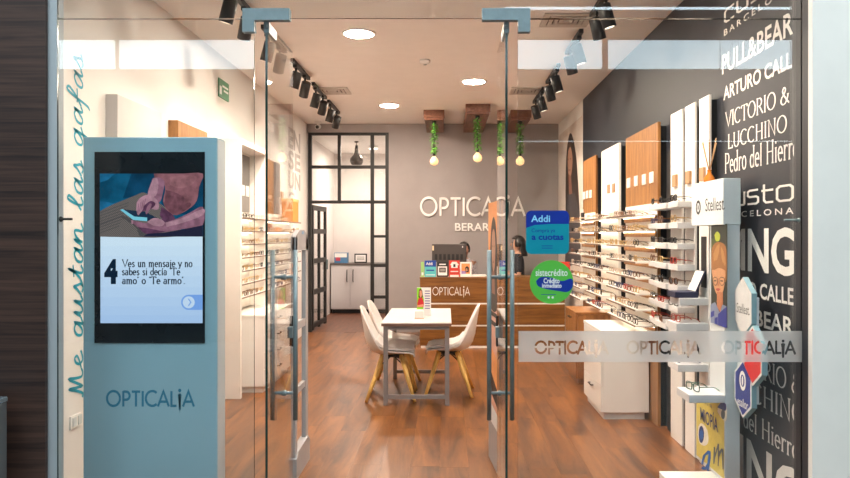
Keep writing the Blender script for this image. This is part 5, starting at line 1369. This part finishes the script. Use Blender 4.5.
# monitor seen from behind
ym = 9.86
x0, x1 = sX(432, ym), sX(466.5, ym); z0, z1 = sZ(262, ym), sZ(244, ym)
t = thing('monitor', ((x0 + x1) / 2, ym, zd), 'dark monitor seen from behind on the reception desk', 'monitor')
M_mon = mat('dark_monitor_plastic', (.055, .045, .042), .45)
bx('housing', M_mon, t, x0, x1, ym, ym + .03, z0, z1, .006)
bx('screen', mat('monitor_screen', (.02, .02, .025), .1), t, x0 + .012, x1 - .012, ym + .03, ym + .034, z0 + .012, z1 - .012)
for k in range(7): bx('vent', M_black, t, x0 + .04 + k * .06, x0 + .075 + k * .06, ym - .002, ym, z0 + .03, z0 + .11)
bx('sticker', C('cream_sticker', 225, 205, 165), t, x0 + .004, x0 + .026, ym - .002, ym, z1 - .09, z1 - .025); bx('sticker', M_pwhite, t, x1 - .06, x1 - .05, ym - .002, ym, z1 - .05, z1 - .03)
bx('neck', M_mon, t, (x0 + x1) / 2 - .03, (x0 + x1) / 2 + .03, ym + .005, ym + .025, zd + .01, z0 + .02); bx('foot', M_mon, t, (x0 + x1) / 2 - .11, (x0 + x1) / 2 + .11, ym - .06, ym + .1, zd, zd + .012, .003)
# red-cornered booklet on the desk by the stickers
xb = sX(563, 9.8)
t = thing('booklet', (xb, 9.8, zd), 'small red booklet display at the shelf end of the desk', 'booklet')
B().prism([(xb - .08, 9.78, zd), (xb + .10, 9.78, zd), (xb + .10, 9.82, zd + .20), (xb - .08, 9.82, zd + .20)], (0, .006, 0)).build('cover', M_cred, t)
B().prism([(xb - .06, 9.778, zd + .02), (xb + .08, 9.778, zd + .02), (xb + .08, 9.80, zd + .12), (xb - .06, 9.80, zd + .12)], (0, .002, 0)).build('picture', M_phair, t)

# ------------------------------------------------------------------ people behind the desk
def skin_mesh(name, verts, edges, rad, m, parent, root=0, lvl=2):
    me = bpy.data.meshes.new(name); me.from_pydata(verts, edges, [])
    o = bpy.data.objects.new(name, me); COL.objects.link(o)
    md = o.modifiers.new('skin', 'SKIN'); md.use_smooth_shade = True
    for i, r in enumerate(rad):
        sv = me.skin_vertices[0].data[i]; sv.radius = r if isinstance(r, tuple) else (r, r); sv.use_root = (i == root)
    sd = o.modifiers.new('sub', 'SUBSURF'); sd.levels = lvl; sd.render_levels = lvl
    bpy.context.view_layer.update()
    ev = o.evaluated_get(bpy.context.evaluated_depsgraph_get()); nm = bpy.data.meshes.new_from_object(ev)
    o.modifiers.clear(); o.data = nm; nm.materials.clear(); nm.materials.append(m)
    for p in nm.polygons: p.use_smooth = True
    if parent is not None: o.parent = parent
    return o
M_skin = mat('skin', (.50, .27, .18), .5, var=.06); M_hair = mat('black_hair', (.012, .009, .008), .38, var=.3, scale=40)
M_tee = mat('black_tee', (.016, .017, .022), .8); M_blouse = mat('patterned_white_blouse', (.50, .47, .50), .8, var=.55, scale=42); M_trous = mat('dark_trousers', (.03, .03, .04), .8)
def person(x, y, rz, H, lab, shirt_m, hair_long, arm_pose):
    """local: faces +X, feet at z = 0, height H"""
    s = H / 1.54
    t = thing('person', (x, y, 0), lab, 'person', rz=rz)
    V_ = []; E_ = []; R_ = []
    def v(px, py, pz, r): V_.append((px * s, py * s, pz * s)); R_.append((r[0] * s, r[1] * s) if isinstance(r, tuple) else r * s); return len(V_) - 1
    pel = v(0, 0, .80, (.10, .135)); wa = v(.0, 0, .95, (.085, .115)); ch = v(.0, 0, 1.12, (.095, .14)); sh = v(-.005, 0, 1.22, (.06, .10)); nk = v(0, 0, 1.29, .042); jaw = v(.02, 0, 1.345, (.055, .05)); hd = v(.012, 0, 1.42, (.085, .072)); cr_ = v(0, 0, 1.49, (.06, .055))
    for a, b_ in ((pel, wa), (wa, ch), (ch, sh), (sh, nk), (nk, jaw), (jaw, hd), (hd, cr_)): E_.append((a, b_))
    for sd in (-1, 1):
        hp = v(0, sd * .085, .74, .078); kn = v(.015, sd * .09, .43, .052); an = v(-.01, sd * .09, .08, .036); ft = v(.06, sd * .095, .035, (.032, .03)); te = v(.13, sd * .10, .022, (.022, .032))
        E_.extend([(pel, hp), (hp, kn), (kn, an), (an, ft), (ft, te)])
        so = v(0, sd * .165, 1.19, .048); el = v(*arm_pose[sd][0], .036); wr_ = v(*arm_pose[sd][1], .024); pm_ = v(*arm_pose[sd][2], (.016, .034))
        E_.extend([(sh, so), (so, el), (el, wr_), (wr_, pm_)])
        d = (Vector(arm_pose[sd][2]) - Vector(arm_pose[sd][1])).normalized(); side = d.cross(Vector((0, 0, 1))).normalized()
        pb = Vector(arm_pose[sd][2])
        for k in range(5):
            o_ = side * ((k - 1.8) * .017); ln = (.055, .06, .055, .045, .04)[k]
            if k == 4: o_ = side * (.035 * -sd); 
            a = v(*(pb + o_ + d * .02), .009); b_ = v(*(pb + o_ + d * (.02 + ln * .6) - Vector((0, 0, .006))), .008); c = v(*(pb + o_ + d * (.02 + ln) - Vector((0, 0, .018))), .007)
            E_.extend([(pm_, a), (a, b_), (b_, c)])
    skin_mesh('body', V_, E_, R_, M_skin, t)
    # face details on a small shaped head front
    fb_ = B()
    fb_.tube([(.088 * s, 0, 1.425 * s), (.112 * s, 0, 1.395 * s), (.09 * s, 0, 1.385 * s)], [.008 * s, .013 * s, .008 * s], 8)
    fb_.build('nose', M_skin, None).parent = t
    for sd in (-1, 1):
        e = B().lathe([(.001, .008 * s), (.007 * s, .005 * s), (.008 * s, 0), (.007 * s, -.005 * s), (.001, -.008 * s)], (.083 * s, sd * .032 * s, 1.43 * s), 8).build('eye', M_ink); e.parent = t
        e = B().tube([(.085 * s, sd * .018 * s, 1.45 * s), (.083 * s, sd * .045 * s, 1.45 * s)], .004 * s, 5).build('eyebrow', M_hair); e.parent = t
        e = B().lathe([(.004, .02 * s), (.012 * s, .012 * s), (.012 * s, -.01 * s), (.004, -.022 * s)], (.0, sd * .078 * s, 1.415 * s), 8).build('ear', M_skin); e.parent = t
    e = B().tube([(.082 * s, -.022 * s, 1.362 * s), (.09 * s, 0, 1.361 * s), (.082 * s, .022 * s, 1.362 * s)], .006 * s, 6).build('mouth', mat('lips', (.35, .09, .08), .4)); e.parent = t
    # clothing
    V2 = []; E2 = []; R2 = []
    def v2(px, py, pz, r): V2.append((px * s, py * s, pz * s)); R2.append((r[0] * s, r[1] * s) if isinstance(r, tuple) else r * s); return len(V2) - 1
    a = v2(0, 0, .76, (.115, .15)); b_ = v2(0, 0, .95, (.10, .13)); c = v2(.002, 0, 1.12, (.112, .155)); d = v2(-.005, 0, 1.225, (.07, .115)); e_ = v2(0, 0, 1.262, .055)
    E2 += [(a, b_), (b_, c), (c, d), (d, e_)]
    for sd in (-1, 1):
        so = v2(0, sd * .167, 1.19, .058); q = Vector((0, sd * .165, 1.19)).lerp(Vector(arm_pose[sd][0]), .85); el = v2(*q, .050); E2 += [(d, so), (so, el)]
    skin_mesh('shirt', V2, E2, R2, shirt_m, t)
    V3 = [(0, 0, .80 * s)]; E3 = []; R3 = [(.115 * s, .145 * s)]
    for sd in (-1, 1):
        i = len(V3); V3 += [(0, sd * .088 * s, .72 * s), (.015 * s, sd * .09 * s, .43 * s), (-.01 * s, sd * .09 * s, .09 * s)]; R3 += [.09 * s, .064 * s, .052 * s]; E3 += [(0, i), (i, i + 1), (i + 1, i + 2)]
    skin_mesh('trousers', V3, E3, R3, M_trous, t)
    # hair: cap over crown and back, long tail if wanted
    hb_ = B(); rows = []
    for i in range(9):
        th = PI * .04 + (PI * .62) * i / 8; row = []
        for k in range(21):
            ph = math.radians(62) + math.radians(236) * k / 20
            rx, ry, rz_ = .108, .092, .112
            row.append(((-.004 + rx * math.sin(th) * math.cos(ph)) * s, ry * math.sin(th) * math.sin(ph) * s, (1.425 + rz_ * math.cos(th)) * s))
        rows.append(row)
    hb_.grid(rows)
    rows = []
    for i in range(5):
        th = PI * .02 + PI * .30 * i / 4
        rows.append([((-.004 + .106 * math.sin(th) * math.cos(math.radians(-64 + 128 * k / 8))) * s, .09 * math.sin(th) * math.sin(math.radians(-64 + 128 * k / 8)) * s, (1.427 + .112 * math.cos(th)) * s) for k in range(9)])
    hb_.grid(rows)
    if hair_long:
        rows = []
        for i in range(5):
            z = 1.45 - .055 * i; w_ = .088 - .003 * i
            rows.append([((-.035 - .008 * i + .072 * math.cos(math.radians(80 + 200 * k / 10))) * s, w_ * math.sin(math.radians(80 + 200 * k / 10)) * s, z * s) for k in range(11)])
        hb_.grid(rows)
    h = hb_.build('hair', M_hair); h.parent = t
    so_ = h.modifiers.new('thick', 'SOLIDIFY'); so_.thickness = .012; so_.offset = 0
    return t
desk_pose = {-1: ((.02, -.21, .97), (.20, -.17, .985), (.26, -.15, .985)), 1: ((.02, .21, .97), (.20, .17, .985), (.26, .15, .985))}
down_pose = {-1: ((.0, -.215, .95), (.10, -.20, .985), (.17, -.17, .985)), 1: ((-.02, .20, .94), (.10, .15, .97), (.17, .13, .975))}
person(sX(518, 10.35), 10.35, PI - .1, 1.535, 'person in a black short-sleeved top with dark hair, seen from the side behind the desk', M_tee, True, down_pose)
person(sX(464, 10.42), 10.42, -PI / 2 + .5, 1.44, 'person in a patterned white blouse hidden behind the monitor', M_blouse, True, down_pose)
